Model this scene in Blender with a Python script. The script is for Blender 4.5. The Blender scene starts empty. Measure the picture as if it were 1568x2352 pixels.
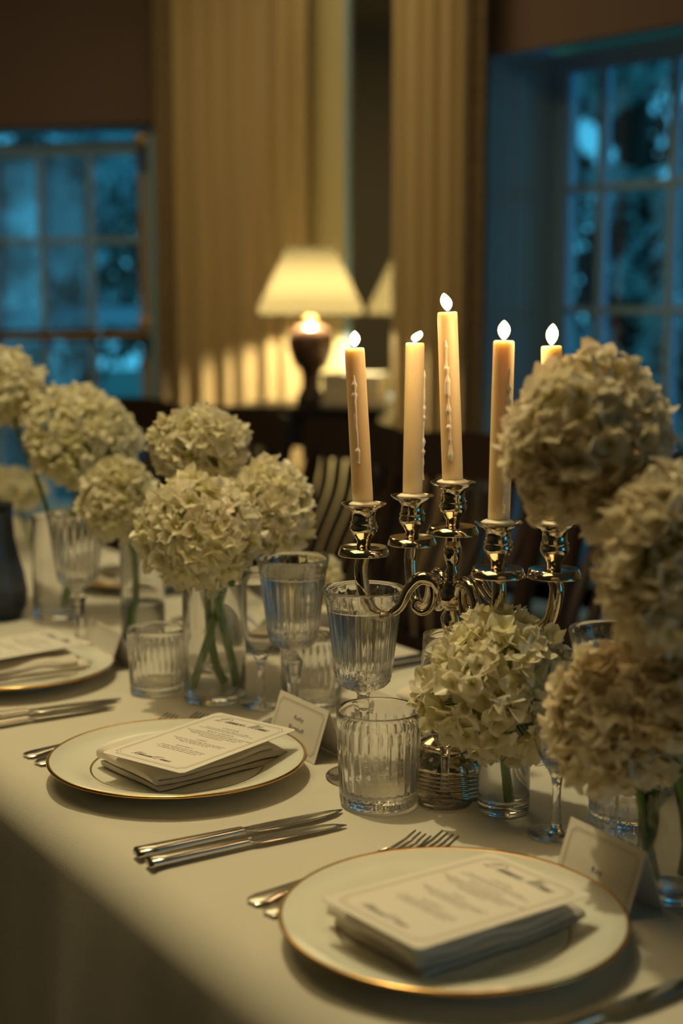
import bpy, bmesh, math, random
from mathutils import Vector, Matrix, noise
R = math.radians
random.seed(7)
C = bpy.context.scene.collection
sc = bpy.context.scene

# ---------------------------------------------------------------- camera
CAMZ = 1.252; F = 3300.0; PITCH = 0.139; T = 0.750       # T = height of the cloth on the table
cam = bpy.data.cameras.new('camera'); camo = bpy.data.objects.new('camera', cam); C.objects.link(camo)
camo.location = (0, 0, CAMZ); camo.rotation_euler = (R(90) - PITCH, 0, 0)
cam.sensor_fit = 'VERTICAL'; cam.sensor_height = 36; cam.lens = F / 2352 * 36
cam.dof.use_dof = True; cam.dof.focus_distance = 1.49; cam.dof.aperture_fstop = 2.7
cam.clip_start = 0.05; cam.clip_end = 200
sc.camera = camo

# ---------------------------------------------------------------- world, lights, exposure
world = bpy.data.worlds.new('dusk'); sc.world = world; world.use_nodes = True
wn = world.node_tree.nodes; wl = world.node_tree.links; wn.clear()
wo = wn.new('ShaderNodeOutputWorld'); wb = wn.new('ShaderNodeBackground'); tc = wn.new('ShaderNodeTexCoord')
sx = wn.new('ShaderNodeSeparateXYZ'); cr = wn.new('ShaderNodeValToRGB')
wl.new(tc.outputs['Generated'], sx.inputs[0]); wl.new(sx.outputs['Z'], cr.inputs[0])
cr.color_ramp.elements[0].position = 0.0; cr.color_ramp.elements[0].color = (0.040, 0.32, 0.50, 1)
cr.color_ramp.elements[1].position = 0.6; cr.color_ramp.elements[1].color = (0.022, 0.22, 0.44, 1)
wl.new(cr.outputs[0], wb.inputs[0]); wb.inputs[1].default_value = 2.1; wl.new(wb.outputs[0], wo.inputs[0])

def light(name, kind, loc, energy, color, size=0.05, rot=None, **kw):
    l = bpy.data.lights.new(name, kind); l.energy = energy; l.color = color
    if kind == 'AREA': l.size = size
    else: l.shadow_soft_size = size
    for k, v in kw.items(): setattr(l, k, v)
    o = bpy.data.objects.new(name, l); C.objects.link(o); o.location = loc
    if rot: o.rotation_euler = rot
    return o
WARM = (1.0, 0.85, 0.46)
light('ceiling_downlight', 'SPOT', (-0.36, 1.72, 2.90), 67, WARM, 0.035, rot=(R(4), R(-8), 0), spot_size=R(75), spot_blend=0.6)
light('ceiling_fill', 'AREA', (-0.6, 1.4, 2.93), 14, (1.0, 0.74, 0.32), 1.2)  # added soft fill over the table, not a visible fixture
light('ceiling_fill', 'AREA', (-0.9, 4.1, 2.93), 14, (1.0, 0.78, 0.36), 1.4)  # second added fill, brightens the curtains and back of the room

sc.view_settings.view_transform = 'Standard'; sc.view_settings.look = 'None'
sc.view_settings.gamma = 1.0; sc.view_settings.use_curve_mapping = False
sc.view_settings.exposure = 0.0
cy = sc.cycles
cy.max_bounces = 14; cy.transmission_bounces = 14; cy.glossy_bounces = 6; cy.diffuse_bounces = 4; cy.transparent_max_bounces = 24
cy.sample_clamp_indirect = 4.0; cy.blur_glossy = 0.0; cy.use_denoising = True

# ---------------------------------------------------------------- helpers
def at(px, py, Y):
    """point at forward distance Y on the line of sight through a measured pixel"""
    a = (px - 784) / F; b = -(py - 1176) / F; c = math.cos(PITCH); s = math.sin(PITCH)
    t = Y / (c + b * s)
    return Vector((a * t, Y, CAMZ + (-s + b * c) * t))
def g(px, py, z=T):
    a = (px - 784) / F; b = -(py - 1176) / F; c = math.cos(PITCH); s = math.sin(PITCH)
    t = (z - CAMZ) / (-s + b * c)
    return Vector((a * t, (c + b * s) * t, z))
U = Vector((-0.544, 0.839, 0)).normalized(); V = Vector((0.839, 0.544, 0)).normalized()
ANG = math.atan2(V.y, V.x)                      # rotating local +x onto V
def P(u, v, z=T): return U * u + V * v + Vector((0, 0, z))

def tag(o, label=None, cat=None, group=None, kind=None):
    if label: o['label'] = label
    if cat: o['category'] = cat
    if group: o['group'] = group
    if kind: o['kind'] = kind
    return o
def empty(name, loc=(0, 0, 0), rot=(0, 0, 0)):
    o = bpy.data.objects.new(name, None); C.objects.link(o); o.location = loc; o.rotation_euler = rot
    o.empty_display_size = 0.05
    return o
def link(name, me, mat=None, parent=None, loc=None, rot=None):
    o = bpy.data.objects.new(name, me); C.objects.link(o)
    if mat is not None and len(me.materials) == 0: me.materials.append(mat)
    if parent: o.parent = parent
    if loc is not None: o.location = loc
    if rot is not None: o.rotation_euler = rot
    return o
def mesh(name, vs, fs, smooth=True):
    me = bpy.data.meshes.new(name); me.from_pydata([tuple(v) for v in vs], [], fs)
    if smooth: me.polygons.foreach_set('use_smooth', [True] * len(me.polygons))
    me.update(); return me
class MB:
    """collects shapes into one mesh"""
    def __init__(s): s.v = []; s.f = []
    def add(s, vs, fs, M=None):
        n = len(s.v)
        for v in vs:
            v = Vector(v); s.v.append(M @ v if M else v)
        for f in fs: s.f.append([i + n for i in f])
        return s
    def box(s, x0, y0, z0, x1, y1, z1, M=None):
        vs = [(x, y, z) for z in (z0, z1) for y in (y0, y1) for x in (x0, x1)]
        return s.add(vs, [[0, 2, 3, 1], [4, 5, 7, 6], [0, 1, 5, 4], [2, 6, 7, 3], [0, 4, 6, 2], [1, 3, 7, 5]], M)
    def bar(s, a, b, w, h, up=Vector((0, 0, 1))):
        a = Vector(a); b = Vector(b); d = (b - a).normalized()
        sd = d.cross(up)
        if sd.length < 1e-4: sd = d.cross(Vector((1, 0, 0)))
        sd.normalize(); un = sd.cross(d)
        vs = [p + sd * (i * w / 2) + un * (j * h / 2) for p in (a, b) for i, j in ((-1, -1), (1, -1), (1, 1), (-1, 1))]
        return s.add(vs, [[3, 2, 1, 0], [4, 5, 6, 7], [0, 1, 5, 4], [1, 2, 6, 5], [2, 3, 7, 6], [3, 0, 4, 7]])
    def tube(s, pts, rad, n=12, flat=1.0, cap=True):
        pts = [Vector(p) for p in pts]; m = len(pts)
        if not hasattr(rad, '__len__'): rad = [rad] * m
        base = len(s.v); t0 = (pts[1] - pts[0]).normalized()
        ref = t0.orthogonal().normalized(); pt = t0
        for i, p in enumerate(pts):
            t = (pts[min(i + 1, m - 1)] - pts[max(i - 1, 0)])
            t = t.normalized() if t.length > 1e-9 else pt
            ref = (ref - t * ref.dot(t)).normalized(); bn = t.cross(ref); pt = t
            for k in range(n):
                a = 2 * math.pi * k / n
                s.v.append(p + (ref * math.cos(a) + bn * math.sin(a) * flat) * rad[i])
        for i in range(m - 1):
            for k in range(n):
                s.f.append([base + i * n + k, base + i * n + (k + 1) % n, base + (i + 1) * n + (k + 1) % n, base + (i + 1) * n + k])
        if cap:
            s.f.append([base + k for k in range(n)][::-1]); s.f.append([base + (m - 1) * n + k for k in range(n)])
        return s
    def lathe(s, prof, n=48, rf=None, M=None, closed=False):
        """prof: list of (r, z). rf(i, angle, r, z) -> r"""
        vs = []; fs = []; idx = []
        for i, (r, z) in enumerate(prof):
            if r < 1e-6: idx.append([len(vs)] * n); vs.append(Vector((0, 0, z)))
            else:
                row = []
                for k in range(n):
                    a = 2 * math.pi * k / n; rr = rf(i, a, r, z) if rf else r
                    row.append(len(vs)); vs.append(Vector((rr * math.cos(a), rr * math.sin(a), z)))
                idx.append(row)
        rng = range(len(prof)) if closed else range(len(prof) - 1)
        for i in rng:
            A = idx[i]; B = idx[(i + 1) % len(prof)]
            for k in range(n):
                q = [A[k], A[(k + 1) % n], B[(k + 1) % n], B[k]]
                q2 = []
                for x in q:
                    if x not in q2: q2.append(x)
                if len(q2) > 2: fs.append(q2)
        return s.add(vs, fs, M)
    def mesh(s, name, smooth=True):
        me = mesh(name, s.v, s.f, smooth); return me
    def build(s, name, mat, parent=None, smooth=True, loc=None, rot=None, edge=None):
        me = s.mesh(name, smooth)
        if edge: me.set_sharp_from_angle(angle=R(edge))
        return link(name, me, mat, parent, loc, rot)
def struct(name, mb, mat, parent=None, smooth=False):
    o = mb.build(name, mat, parent, smooth)
    if not parent: o['kind'] = 'structure'
    return o
def bez(p0, p1, p2, p3, n):
    p0, p1, p2, p3 = map(Vector, (p0, p1, p2, p3)); out = []
    for i in range(n + 1):
        t = i / n; out.append(p0 * (1 - t) ** 3 + p1 * 3 * t * (1 - t) ** 2 + p2 * 3 * t * t * (1 - t) + p3 * t ** 3)
    return out
def smoothpts(pts, k=6):
    """Catmull-Rom through pts"""
    pts = [Vector(p) for p in pts]; q = [pts[0] * 2 - pts[1]] + pts + [pts[-1] * 2 - pts[-2]]; out = []
    for i in range(1, len(q) - 2):
        for j in range(k):
            t = j / k; a, b, c, d = q[i - 1:i + 3]
            out.append(0.5 * ((2 * b) + (c - a) * t + (2 * a - 5 * b + 4 * c - d) * t * t + (3 * b - a - 3 * c + d) * t ** 3))
    out.append(pts[-1]); return out

# ---------------------------------------------------------------- materials
def mat(name, color=(0.8, 0.8, 0.8), rough=0.5, metal=0.0, bump=0.0, bscale=200, var=None, vscale=5, **kw):
    m = bpy.data.materials.new(name); m.use_nodes = True; nt = m.node_tree; b = nt.nodes['Principled BSDF']
    b.inputs['Base Color'].default_value = (*color, 1); b.inputs['Roughness'].default_value = rough; b.inputs['Metallic'].default_value = metal
    for k, v in kw.items():
        b.inputs[k.replace('_', ' ')].default_value = v
    if var or bump:
        co = nt.nodes.new('ShaderNodeTexCoord')
    if var:
        n = nt.nodes.new('ShaderNodeTexNoise'); n.inputs['Scale'].default_value = vscale; n.inputs['Detail'].default_value = 4
        r = nt.nodes.new('ShaderNodeValToRGB'); r.color_ramp.elements[0].color = (*color, 1); r.color_ramp.elements[1].color = (*var, 1)
        r.color_ramp.elements[0].position = 0.35; r.color_ramp.elements[1].position = 0.65
        nt.links.new(co.outputs['Object'], n.inputs['Vector']); nt.links.new(n.outputs['Fac'], r.inputs[0]); nt.links.new(r.outputs[0], b.inputs['Base Color'])
    if bump:
        n = nt.nodes.new('ShaderNodeTexNoise'); n.inputs['Scale'].default_value = bscale; n.inputs['Detail'].default_value = 3
        bp = nt.nodes.new('ShaderNodeBump'); bp.inputs['Strength'].default_value = bump; bp.inputs['Distance'].default_value = 0.001
        nt.links.new(co.outputs['Object'], n.inputs['Vector']); nt.links.new(n.outputs['Fac'], bp.inputs['Height']); nt.links.new(bp.outputs[0], b.inputs['Normal'])
    return m
def glassmat(name, color=(1, 1, 1), ior=1.5, clear=0.06, rough=0.0):
    m = bpy.data.materials.new(name); m.use_nodes = True; nt = m.node_tree; nt.nodes.clear()
    o = nt.nodes.new('ShaderNodeOutputMaterial'); gl = nt.nodes.new('ShaderNodeBsdfGlass'); tr = nt.nodes.new('ShaderNodeBsdfTransparent'); mx = nt.nodes.new('ShaderNodeMixShader')
    gl.inputs['Color'].default_value = (*color, 1); gl.inputs['IOR'].default_value = ior; gl.inputs['Roughness'].default_value = rough
    tr.inputs['Color'].default_value = (*color, 1); mx.inputs[0].default_value = clear
    nt.links.new(gl.outputs[0], mx.inputs[1]); nt.links.new(tr.outputs[0], mx.inputs[2]); nt.links.new(mx.outputs[0], o.inputs[0])
    return m
def emit(name, color, strength):
    m = bpy.data.materials.new(name); m.use_nodes = True; nt = m.node_tree; nt.nodes.clear()
    o = nt.nodes.new('ShaderNodeOutputMaterial'); e = nt.nodes.new('ShaderNodeEmission'); e.inputs[0].default_value = (*color, 1); e.inputs[1].default_value = strength
    nt.links.new(e.outputs[0], o.inputs[0]); return m
def thinmat(name, color, trans=0.4, var=None, vscale=30, gloss=0.05, centre=None):
    """thin petals, leaves, shades: diffuse + translucent + a little gloss"""
    m = bpy.data.materials.new(name); m.use_nodes = True; nt = m.node_tree; nt.nodes.clear(); N = nt.nodes.new; L = nt.links.new
    o = N('ShaderNodeOutputMaterial'); d = N('ShaderNodeBsdfDiffuse'); t = N('ShaderNodeBsdfTranslucent'); mx = N('ShaderNodeMixShader'); gs = N('ShaderNodeBsdfGlossy'); m2 = N('ShaderNodeMixShader')
    gs.inputs['Roughness'].default_value = 0.35; m2.inputs[0].default_value = gloss; mx.inputs[0].default_value = trans
    d.inputs[0].default_value = (*color, 1); t.inputs[0].default_value = (*color, 1)
    if var:
        oi = N('ShaderNodeObjectInfo'); r = N('ShaderNodeValToRGB'); r.color_ramp.elements[0].color = (*color, 1); r.color_ramp.elements[1].color = (*var, 1)
        r.color_ramp.elements[0].position = 0.45
        src = oi.outputs['Random']
        L(src, r.inputs[0]); col = r.outputs[0]
        if centre:
            co = N('ShaderNodeTexCoord'); ln = N('ShaderNodeVectorMath'); ln.operation = 'LENGTH'; mr = N('ShaderNodeMapRange'); mc = N('ShaderNodeMix'); mc.data_type = 'RGBA'
            mr.inputs['From Min'].default_value = 0.0; mr.inputs['From Max'].default_value = centre[3]; mr.inputs['To Min'].default_value = 1; mr.inputs['To Max'].default_value = 0
            L(co.outputs['Object'], ln.inputs[0]); L(ln.outputs['Value'], mr.inputs['Value']); L(mr.outputs[0], mc.inputs[0]); L(col, mc.inputs['A']); mc.inputs['B'].default_value = (*centre[:3], 1); col = mc.outputs['Result']
        L(col, d.inputs[0]); L(col, t.inputs[0])
    L(d.outputs[0], mx.inputs[1]); L(t.outputs[0], mx.inputs[2]); L(mx.outputs[0], m2.inputs[1]); L(gs.outputs[0], m2.inputs[2]); L(m2.outputs[0], o.inputs[0])
    return m
M = {}
M['cloth'] = mat('white_linen', (0.68, 0.64, 0.56), 0.9, bump=0.25, bscale=900)
M['napkin'] = mat('napkin_linen', (0.78, 0.71, 0.62), 0.95, bump=0.35, bscale=1400)
M['paper'] = mat('card_stock', (0.84, 0.80, 0.74), 0.7)
M['ink'] = mat('grey_ink', (0.10, 0.09, 0.09), 0.7)
M['ink_pale'] = mat('taupe_ink', (0.52, 0.44, 0.36), 0.7)
M['porcelain'] = mat('porcelain', (0.82, 0.82, 0.74), 0.12)
M['gold'] = mat('gold_band', (0.78, 0.48, 0.16), 0.22, 1.0)
M['steel'] = mat('steel_cutlery', (0.62, 0.60, 0.56), 0.18, 1.0)
M['silver'] = mat('silver_plate', (0.66, 0.58, 0.46), 0.10, 1.0, bump=0.05, bscale=60)
M['glass'] = glassmat('clear_glass')
M['water'] = glassmat('water', ior=1.33, clear=0.06)
M['smoke'] = glassmat('smoky_glass', (0.52, 0.55, 0.60), clear=0.2)
M['wax'] = mat('ivory_wax', (0.88, 0.72, 0.46), 0.45, Subsurface_Weight=0.85, Subsurface_Scale=0.02)
M['wax'].node_tree.nodes['Principled BSDF'].inputs['Subsurface Radius'].default_value = (1.0, 0.68, 0.36)
M['drip'] = mat('dripped_wax', (0.92, 0.86, 0.72), 0.3, Subsurface_Weight=0.2, Subsurface_Scale=0.005)
M['wick'] = mat('burnt_wick', (0.03, 0.02, 0.02), 0.9)
M['flame'] = emit('candle_flame', (1.0, 0.66, 0.28), 9.0)
M['petal'] = thinmat('hydrangea_petal', (0.92, 0.87, 0.72), 0.46, var=(0.90, 0.85, 0.58), centre=(0.74, 0.72, 0.32, 0.012))
M['petal_warm'] = thinmat('blush_hydrangea_petal', (0.90, 0.82, 0.66), 0.45, var=(0.86, 0.76, 0.54), centre=(0.66, 0.62, 0.26, 0.012))
M['stem'] = mat('green_stem', (0.10, 0.22, 0.04), 0.45, var=(0.16, 0.28, 0.06), vscale=60)
M['core'] = mat('flower_core', (0.30, 0.34, 0.10), 0.9)
M['wood'] = mat('dark_mahogany', (0.022, 0.009, 0.006), 0.5, var=(0.03, 0.012, 0.008), vscale=12)
M['black_wood'] = mat('ebonised_wood', (0.010, 0.008, 0.008), 0.4)
M['seat'] = mat('dark_leather', (0.02, 0.014, 0.012), 0.5)
M['panel'] = mat('dark_panelling', (0.32, 0.25, 0.14), 0.6)
M['wall'] = mat('painted_plaster', (0.82, 0.72, 0.42), 0.85, bump=0.1, bscale=40)
M['ceiling'] = mat('ceiling_white', (0.5, 0.45, 0.34), 0.9)
M['carpet'] = mat('navy_carpet', (0.02, 0.03, 0.055), 0.95, bump=0.5, bscale=400)
M['trim'] = mat('dusk_tinted_gloss_paint', (0.36, 0.60, 0.88), 0.35)  # white trim with the blue dusk light from outside mixed into its colour
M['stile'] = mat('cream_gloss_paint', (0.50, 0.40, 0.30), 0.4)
M['brass'] = mat('polished_brass', (0.90, 0.58, 0.22), 0.45, 0.6)
M['mirror'] = mat('mirror_silvering', (0.80, 0.80, 0.76), 0.01, 1.0)
M['pane'] = glassmat('window_glass', ior=1.5, clear=0.0)
M['ceramic'] = mat('brown_glazed_ceramic', (0.09, 0.045, 0.035), 0.12, var=(0.18, 0.11, 0.08), vscale=18)
M['shade'] = thinmat('pleated_silk', (0.060, 0.051, 0.031), 0.62, gloss=0.0)
M['book'] = mat('cream_box_card', (0.80, 0.74, 0.62), 0.7)
M['tan'] = mat('tan_leather', (0.40, 0.24, 0.10), 0.6)
M['leaf'] = mat('dusk_foliage', (0.06, 0.26, 0.20), 0.6)
M['leaf_dark'] = mat('dark_foliage', (0.010, 0.05, 0.045), 0.6)
M['blossom'] = mat('pale_blossom', (0.80, 0.92, 0.90), 0.7)
M['bark'] = mat('bark', (0.03, 0.025, 0.02), 0.9)
M['lawn'] = mat('lawn', (0.03, 0.10, 0.06), 0.9, var=(0.05, 0.14, 0.08), vscale=3)
M['stone'] = mat('pale_painted_timber', (0.70, 0.85, 0.92), 0.8)
def weave(name, c0, c1, sx, sz):
    m = mat(name, c0, 0.9); nt = m.node_tree; N = nt.nodes.new; L = nt.links.new
    co = N('ShaderNodeTexCoord'); mp = N('ShaderNodeMapping'); mp.inputs['Scale'].default_value = (sx, sx, sz)
    vo = N('ShaderNodeTexVoronoi'); vo.inputs['Scale'].default_value = 1; vo.distance = 'CHEBYCHEV'
    r = N('ShaderNodeValToRGB'); r.color_ramp.elements[0].color = (*c0, 1); r.color_ramp.elements[1].color = (*c1, 1); r.color_ramp.elements[0].position = 0.25; r.color_ramp.elements[1].position = 0.55
    L(co.outputs['Object'], mp.inputs[0]); L(mp.outputs[0], vo.inputs['Vector']); L(vo.outputs['Distance'], r.inputs[0]); L(r.outputs[0], nt.nodes['Principled BSDF'].inputs['Base Color'])
    return m
M['curtain'] = mat('gold_silk_curtain', (0.62, 0.47, 0.26), 0.65, bump=0.1, bscale=300)
M['band'] = weave('woven_trim_band', (0.20, 0.14, 0.085), (0.30, 0.22, 0.13), 60, 60)
M['blind'] = mat('brown_blind_fabric', (0.20, 0.135, 0.115), 0.9, bump=0.2, bscale=500)

# ---------------------------------------------------------------- the room
H = 3.0
D1 = Vector((0.978, -0.208, 0)).normalized(); N1 = Vector((0.208, 0.978, 0)).normalized()     # wall of window 1: right end a little nearer
D2 = Vector((0.683, -0.731, 0)).normalized(); N2 = Vector((0.731, 0.683, 0)).normalized()     # wall of window 2
W1 = Vector((-0.757, 6.05, 0))        # right edge of window 1's opening, on the wall face
W2 = Vector((0.454, 4.60, 0))         # left edge of window 2's opening
DM = Vector((0.870, -0.493, 0)); MP = Vector((0.08, 5.35, 0)); NM = Vector((0.493, 0.870, 0))   # mirror plane

def wallseg(mb, a, d, n, s0, s1, z0, z1, th):
    p = [a + d * s0, a + d * s1, a + d * s1 + n * th, a + d * s0 + n * th]
    mb.add([q + Vector((0, 0, z)) for z in (z0, z1) for q in p], [[0, 1, 2, 3], [7, 6, 5, 4], [0, 4, 5, 1], [1, 5, 6, 2], [2, 6, 7, 3], [3, 7, 4, 0]])
    return mb
struct('floor', MB().box(-4, -3.5, -0.1, 6.5, 7.2, 0), M['carpet'])
struct('ceiling', MB().box(-4, -3.5, H, 6.5, 7.2, H + 0.1), M['ceiling'])
Z1T, Z1B = 2.03, 0.35; Z2T, Z2B = 2.10, 0.35; W1W = 1.30; W2W = 1.45
mb = MB(); wallseg(mb, W1, D1, N1, 0, 0.30, 0, H, 0.2); wallseg(mb, W1, D1, N1, -2.6, -W1W, 0, H, 0.2)
wallseg(mb, W1, D1, N1, -W1W, 0, Z1T, H, 0.2); wallseg(mb, W1, D1, N1, -W1W, 0, 0, Z1B, 0.2); struct('wall_back', mb, M['wall'])
E1 = W1 + D1 * 0.30; A1 = MP + DM * (-0.62) + NM * 0.012; A2 = MP + DM * 0.62 + NM * 0.012
def seg2(name, a, b, th, m, z0=0, z1=H):
    d = (b - a); L_ = d.length; d = d / L_; n = Vector((-d.y, d.x, 0))
    if n.dot(Vector((0, 1, 0))) < 0 and abs(n.y) > 0.1: n = -n
    return struct(name, wallseg(MB(), a, d, n, 0, L_, z0, z1, th), m)
seg2('wall_corner', A1, A2, 0.15, M['wall'])
seg2('wall_return', E1, A1, 0.15, M['wall'])
mb = MB(); wallseg(mb, W2, D2, N2, W2W, 6.4, 0, H, 0.45); wallseg(mb, W2, D2, N2, 0, W2W, Z2T, H, 0.45); wallseg(mb, W2, D2, N2, 0, W2W, 0, Z2B, 0.45)
wallseg(mb, W2, D2, N2, -0.03, 0, 0, H, 0.45)
struct('wall_right', mb, M['wall'])
struct('wall_nook', MB().box(0.43, 4.60, 0, 0.47, 5.20, H), M['wall'])
struct('wall_left', MB().box(-3.4, -3.0, 0, -3.2, 6.9, H), M['panel'])
struct('wall_front', MB().box(-3.4, -3.1, 0, 6.0, -2.9, H), M['panel'])

def ribbon(mb, a, d, n, s0, s1, z0, z1, e0, e1):
    return wallseg(mb, a + n * e0, d, n, s0, s1, z0, z1, e1 - e0)
def window(idx, A, D, N, s0, s1, z0, z1, e, vx, hz, meet, stile_mat):
    """sash window set back e from the wall face; vx muntin positions, hz glazing-bar heights"""
    root = empty('window_%d' % idx, A + D * s0 + Vector((0, 0, z0))); root['kind'] = 'structure'
    inv = Matrix.Translation(-root.location)
    def part(name, mb, m):
        for i, v in enumerate(mb.v): mb.v[i] = inv @ v
        return mb.build(name, m, root, smooth=False)
    fr = MB(); sw = 0.07
    ribbon(fr, A, D, N, s0, s0 + sw, z0, z1, e, e + 0.045); ribbon(fr, A, D, N, s1 - sw, s1, z0, z1, e, e + 0.045)
    part('stile', fr, stile_mat)
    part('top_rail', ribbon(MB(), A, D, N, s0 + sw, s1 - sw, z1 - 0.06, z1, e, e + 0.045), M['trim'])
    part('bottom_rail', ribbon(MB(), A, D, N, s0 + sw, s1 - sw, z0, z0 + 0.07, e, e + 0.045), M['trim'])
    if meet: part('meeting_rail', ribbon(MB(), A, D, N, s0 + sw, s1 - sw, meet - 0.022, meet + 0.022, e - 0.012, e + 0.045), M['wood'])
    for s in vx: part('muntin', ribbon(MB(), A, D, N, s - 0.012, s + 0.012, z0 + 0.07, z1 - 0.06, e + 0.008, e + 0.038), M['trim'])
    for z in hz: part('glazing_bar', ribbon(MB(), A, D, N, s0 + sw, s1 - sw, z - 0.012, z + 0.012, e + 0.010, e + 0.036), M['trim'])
    xs = [s0 + sw] + list(vx) + [s1 - sw]; zs = [z0 + 0.07] + sorted(list(hz) + ([meet] if meet else [])) + [z1 - 0.06]
    for i in range(len(xs) - 1):
        for j in range(len(zs) - 1):
            part('pane', ribbon(MB(), A, D, N, xs[i] + 0.002, xs[i + 1] - 0.002, zs[j] + 0.002, zs[j + 1] - 0.002, e + 0.020, e + 0.024), M['pane'])
    return root, part
k1 = 6.15 / F
z1 = lambda py: at(200, py, 6.15).z
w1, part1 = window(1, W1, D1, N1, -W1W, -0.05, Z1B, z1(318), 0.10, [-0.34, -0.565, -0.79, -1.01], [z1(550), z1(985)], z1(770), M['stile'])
def bx(mb, c, sx, sy, sz, M_=None): return mb.box(c[0] - sx / 2, c[1] - sy / 2, c[2] - sz / 2, c[0] + sx / 2, c[1] + sy / 2, c[2] + sz / 2, M_)
# brass lift rod, knobs and rail strip of window 1
for py, px in ((320, 327), (742, 335)):
    c = at(px, py, 6.12)
    kb = MB().lathe([(0.0, -0.02), (0.012, -0.018), (0.014, -0.01), (0.026, -0.002), (0.032, 0.008), (0.028, 0.021), (0.015, 0.030), (0, 0.033)], 20, M=Matrix.Translation(c) @ Matrix.Rotation(R(90), 4, 'X'))
    part1('brass_knob', kb, M['brass'])
    part1('knob_plate', bx(MB(), (c.x, c.y + 0.02, c.z - 0.05), 0.035, 0.02, 0.14), M['black_wood'])
a = at(0, 772, 6.13); b = at(345, 766, 6.08)
part1('brass_strip', MB().bar(a + Vector((0, -0.02, 0)), b + Vector((0, -0.02, 0)), 0.012, 0.014), M['brass'])
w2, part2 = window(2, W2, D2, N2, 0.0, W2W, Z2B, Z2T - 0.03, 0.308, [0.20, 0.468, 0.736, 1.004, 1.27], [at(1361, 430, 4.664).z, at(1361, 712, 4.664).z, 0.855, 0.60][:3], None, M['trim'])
# painted reveals and casings
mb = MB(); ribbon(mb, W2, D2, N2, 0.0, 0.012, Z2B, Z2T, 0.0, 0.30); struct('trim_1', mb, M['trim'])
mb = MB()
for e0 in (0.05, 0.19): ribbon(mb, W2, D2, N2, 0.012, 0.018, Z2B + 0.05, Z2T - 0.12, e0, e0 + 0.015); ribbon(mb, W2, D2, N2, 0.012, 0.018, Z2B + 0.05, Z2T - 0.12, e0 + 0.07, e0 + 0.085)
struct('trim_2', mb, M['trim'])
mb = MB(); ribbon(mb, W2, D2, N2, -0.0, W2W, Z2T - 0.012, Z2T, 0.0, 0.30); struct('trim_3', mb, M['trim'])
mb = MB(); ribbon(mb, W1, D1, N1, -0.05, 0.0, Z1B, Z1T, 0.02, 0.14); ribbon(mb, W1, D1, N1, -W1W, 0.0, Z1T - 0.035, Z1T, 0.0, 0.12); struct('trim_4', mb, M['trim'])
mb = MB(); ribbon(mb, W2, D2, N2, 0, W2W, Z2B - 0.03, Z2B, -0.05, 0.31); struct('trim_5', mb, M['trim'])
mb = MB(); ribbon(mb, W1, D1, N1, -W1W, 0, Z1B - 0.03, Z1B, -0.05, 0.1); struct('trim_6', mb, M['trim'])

# blinds in the window heads
zb1 = at(200, 287, 6.10).z
r = empty('window_blind', W1 + Vector((0, 0, zb1))); tag(r, 'brown fabric blind over the head of the left window', 'blind')
o = ribbon(MB(), -r.location + W1, D1, N1, -W1W - 0.05, 0.0, zb1, H - 0.06, -0.040, -0.030).build('blind_fabric', M['blind'], r, smooth=False)
ribbon(MB(), -r.location + W1, D1, N1, -W1W - 0.05, 0.0, zb1 - 0.004, zb1 + 0.022, -0.046, -0.028).build('bottom_bar', M['blind'], r, smooth=False)
r = empty('window_blind', W2 + Vector((0, 0, 2.026))); tag(r, 'brown fabric blind over the head of the right window', 'blind')
off = -r.location + W2
ribbon(MB(), off, D2, N2, 0.012, W2W - 0.01, 2.03, Z2T - 0.013, 0.055, 0.065)
bl = ribbon(MB(), off, D2, N2, 0.004, W2W, 2.03, H - 0.06, -0.030, -0.018).build('blind_fabric', M['blind'], r, smooth=False)
ribbon(MB(), off, D2, N2, 0.004, W2W, 2.026, 2.048, -0.034, -0.014).build('bottom_bar', M['blind'], r, smooth=False)

# curtains
def curtain(a, b, z0, z1, wl, amp, seed, label, band_end):
    rnd = random.Random(seed); L_ = (b - a).length; d = (b - a) / L_; n = Vector((-d.y, d.x, 0))
    root = empty('curtain', (a.x, a.y, z0)); tag(root, label, 'curtain')
    def sheet(s0, s1, name, m, thick=0.004, puff=0.0):
        ns = max(8, int((s1 - s0) / 0.006)); nz = 14; vs = []; fs = []
        for j in range(nz + 1):
            z = z0 + (z1 - z0) * j / nz
            for i in range(ns + 1):
                s = s0 + (s1 - s0) * i / ns
                ph = s / wl * 2 * math.pi + 2.6 * noise.noise(Vector((s * 5, seed, 0))) + 0.25 * noise.noise(Vector((s * 3, z * 1.2, seed)))
                w = math.sin(ph); off = amp * (math.copysign(abs(w) ** 0.75, w)) * (0.75 + 0.9 * noise.noise(Vector((s * 7, seed, 3)))) + amp * 0.25 * math.sin(3 * ph + 1)
                p = a + d * s - n * (off + puff); vs.append((p.x - a.x, p.y - a.y, z - z0))
        W = ns + 1
        for j in range(nz):
            for i in range(ns): fs.append([j * W + i, j * W + i + 1, (j + 1) * W + i + 1, (j + 1) * W + i])
        o = link(name, mesh(name, vs, fs), m, root); md = o.modifiers.new('t', 'SOLIDIFY'); md.thickness = thick
        return o
    bw = 0.075
    if band_end == 0: sheet(0, bw, 'woven_border', M['band'], 0.008, 0.004); sheet(bw, L_, 'pleated_panel', M['curtain'])
    else: sheet(0, L_ - bw * 1.2, 'pleated_panel', M['curtain']); sheet(L_ - bw * 1.2, L_, 'woven_border', M['band'], 0.008, 0.004)
a = at(368, 700, 5.78); b = at(694, 700, 5.36)
curtain(Vector((a.x, a.y, 0)), Vector((b.x, b.y, 0)), 0.02, 2.95, 0.105, 0.036, 3, 'pale gold pleated curtain with brown woven border beside the left window', 0)
a = at(904, 700, 4.80); b = at(1106, 700, 4.47)
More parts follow.
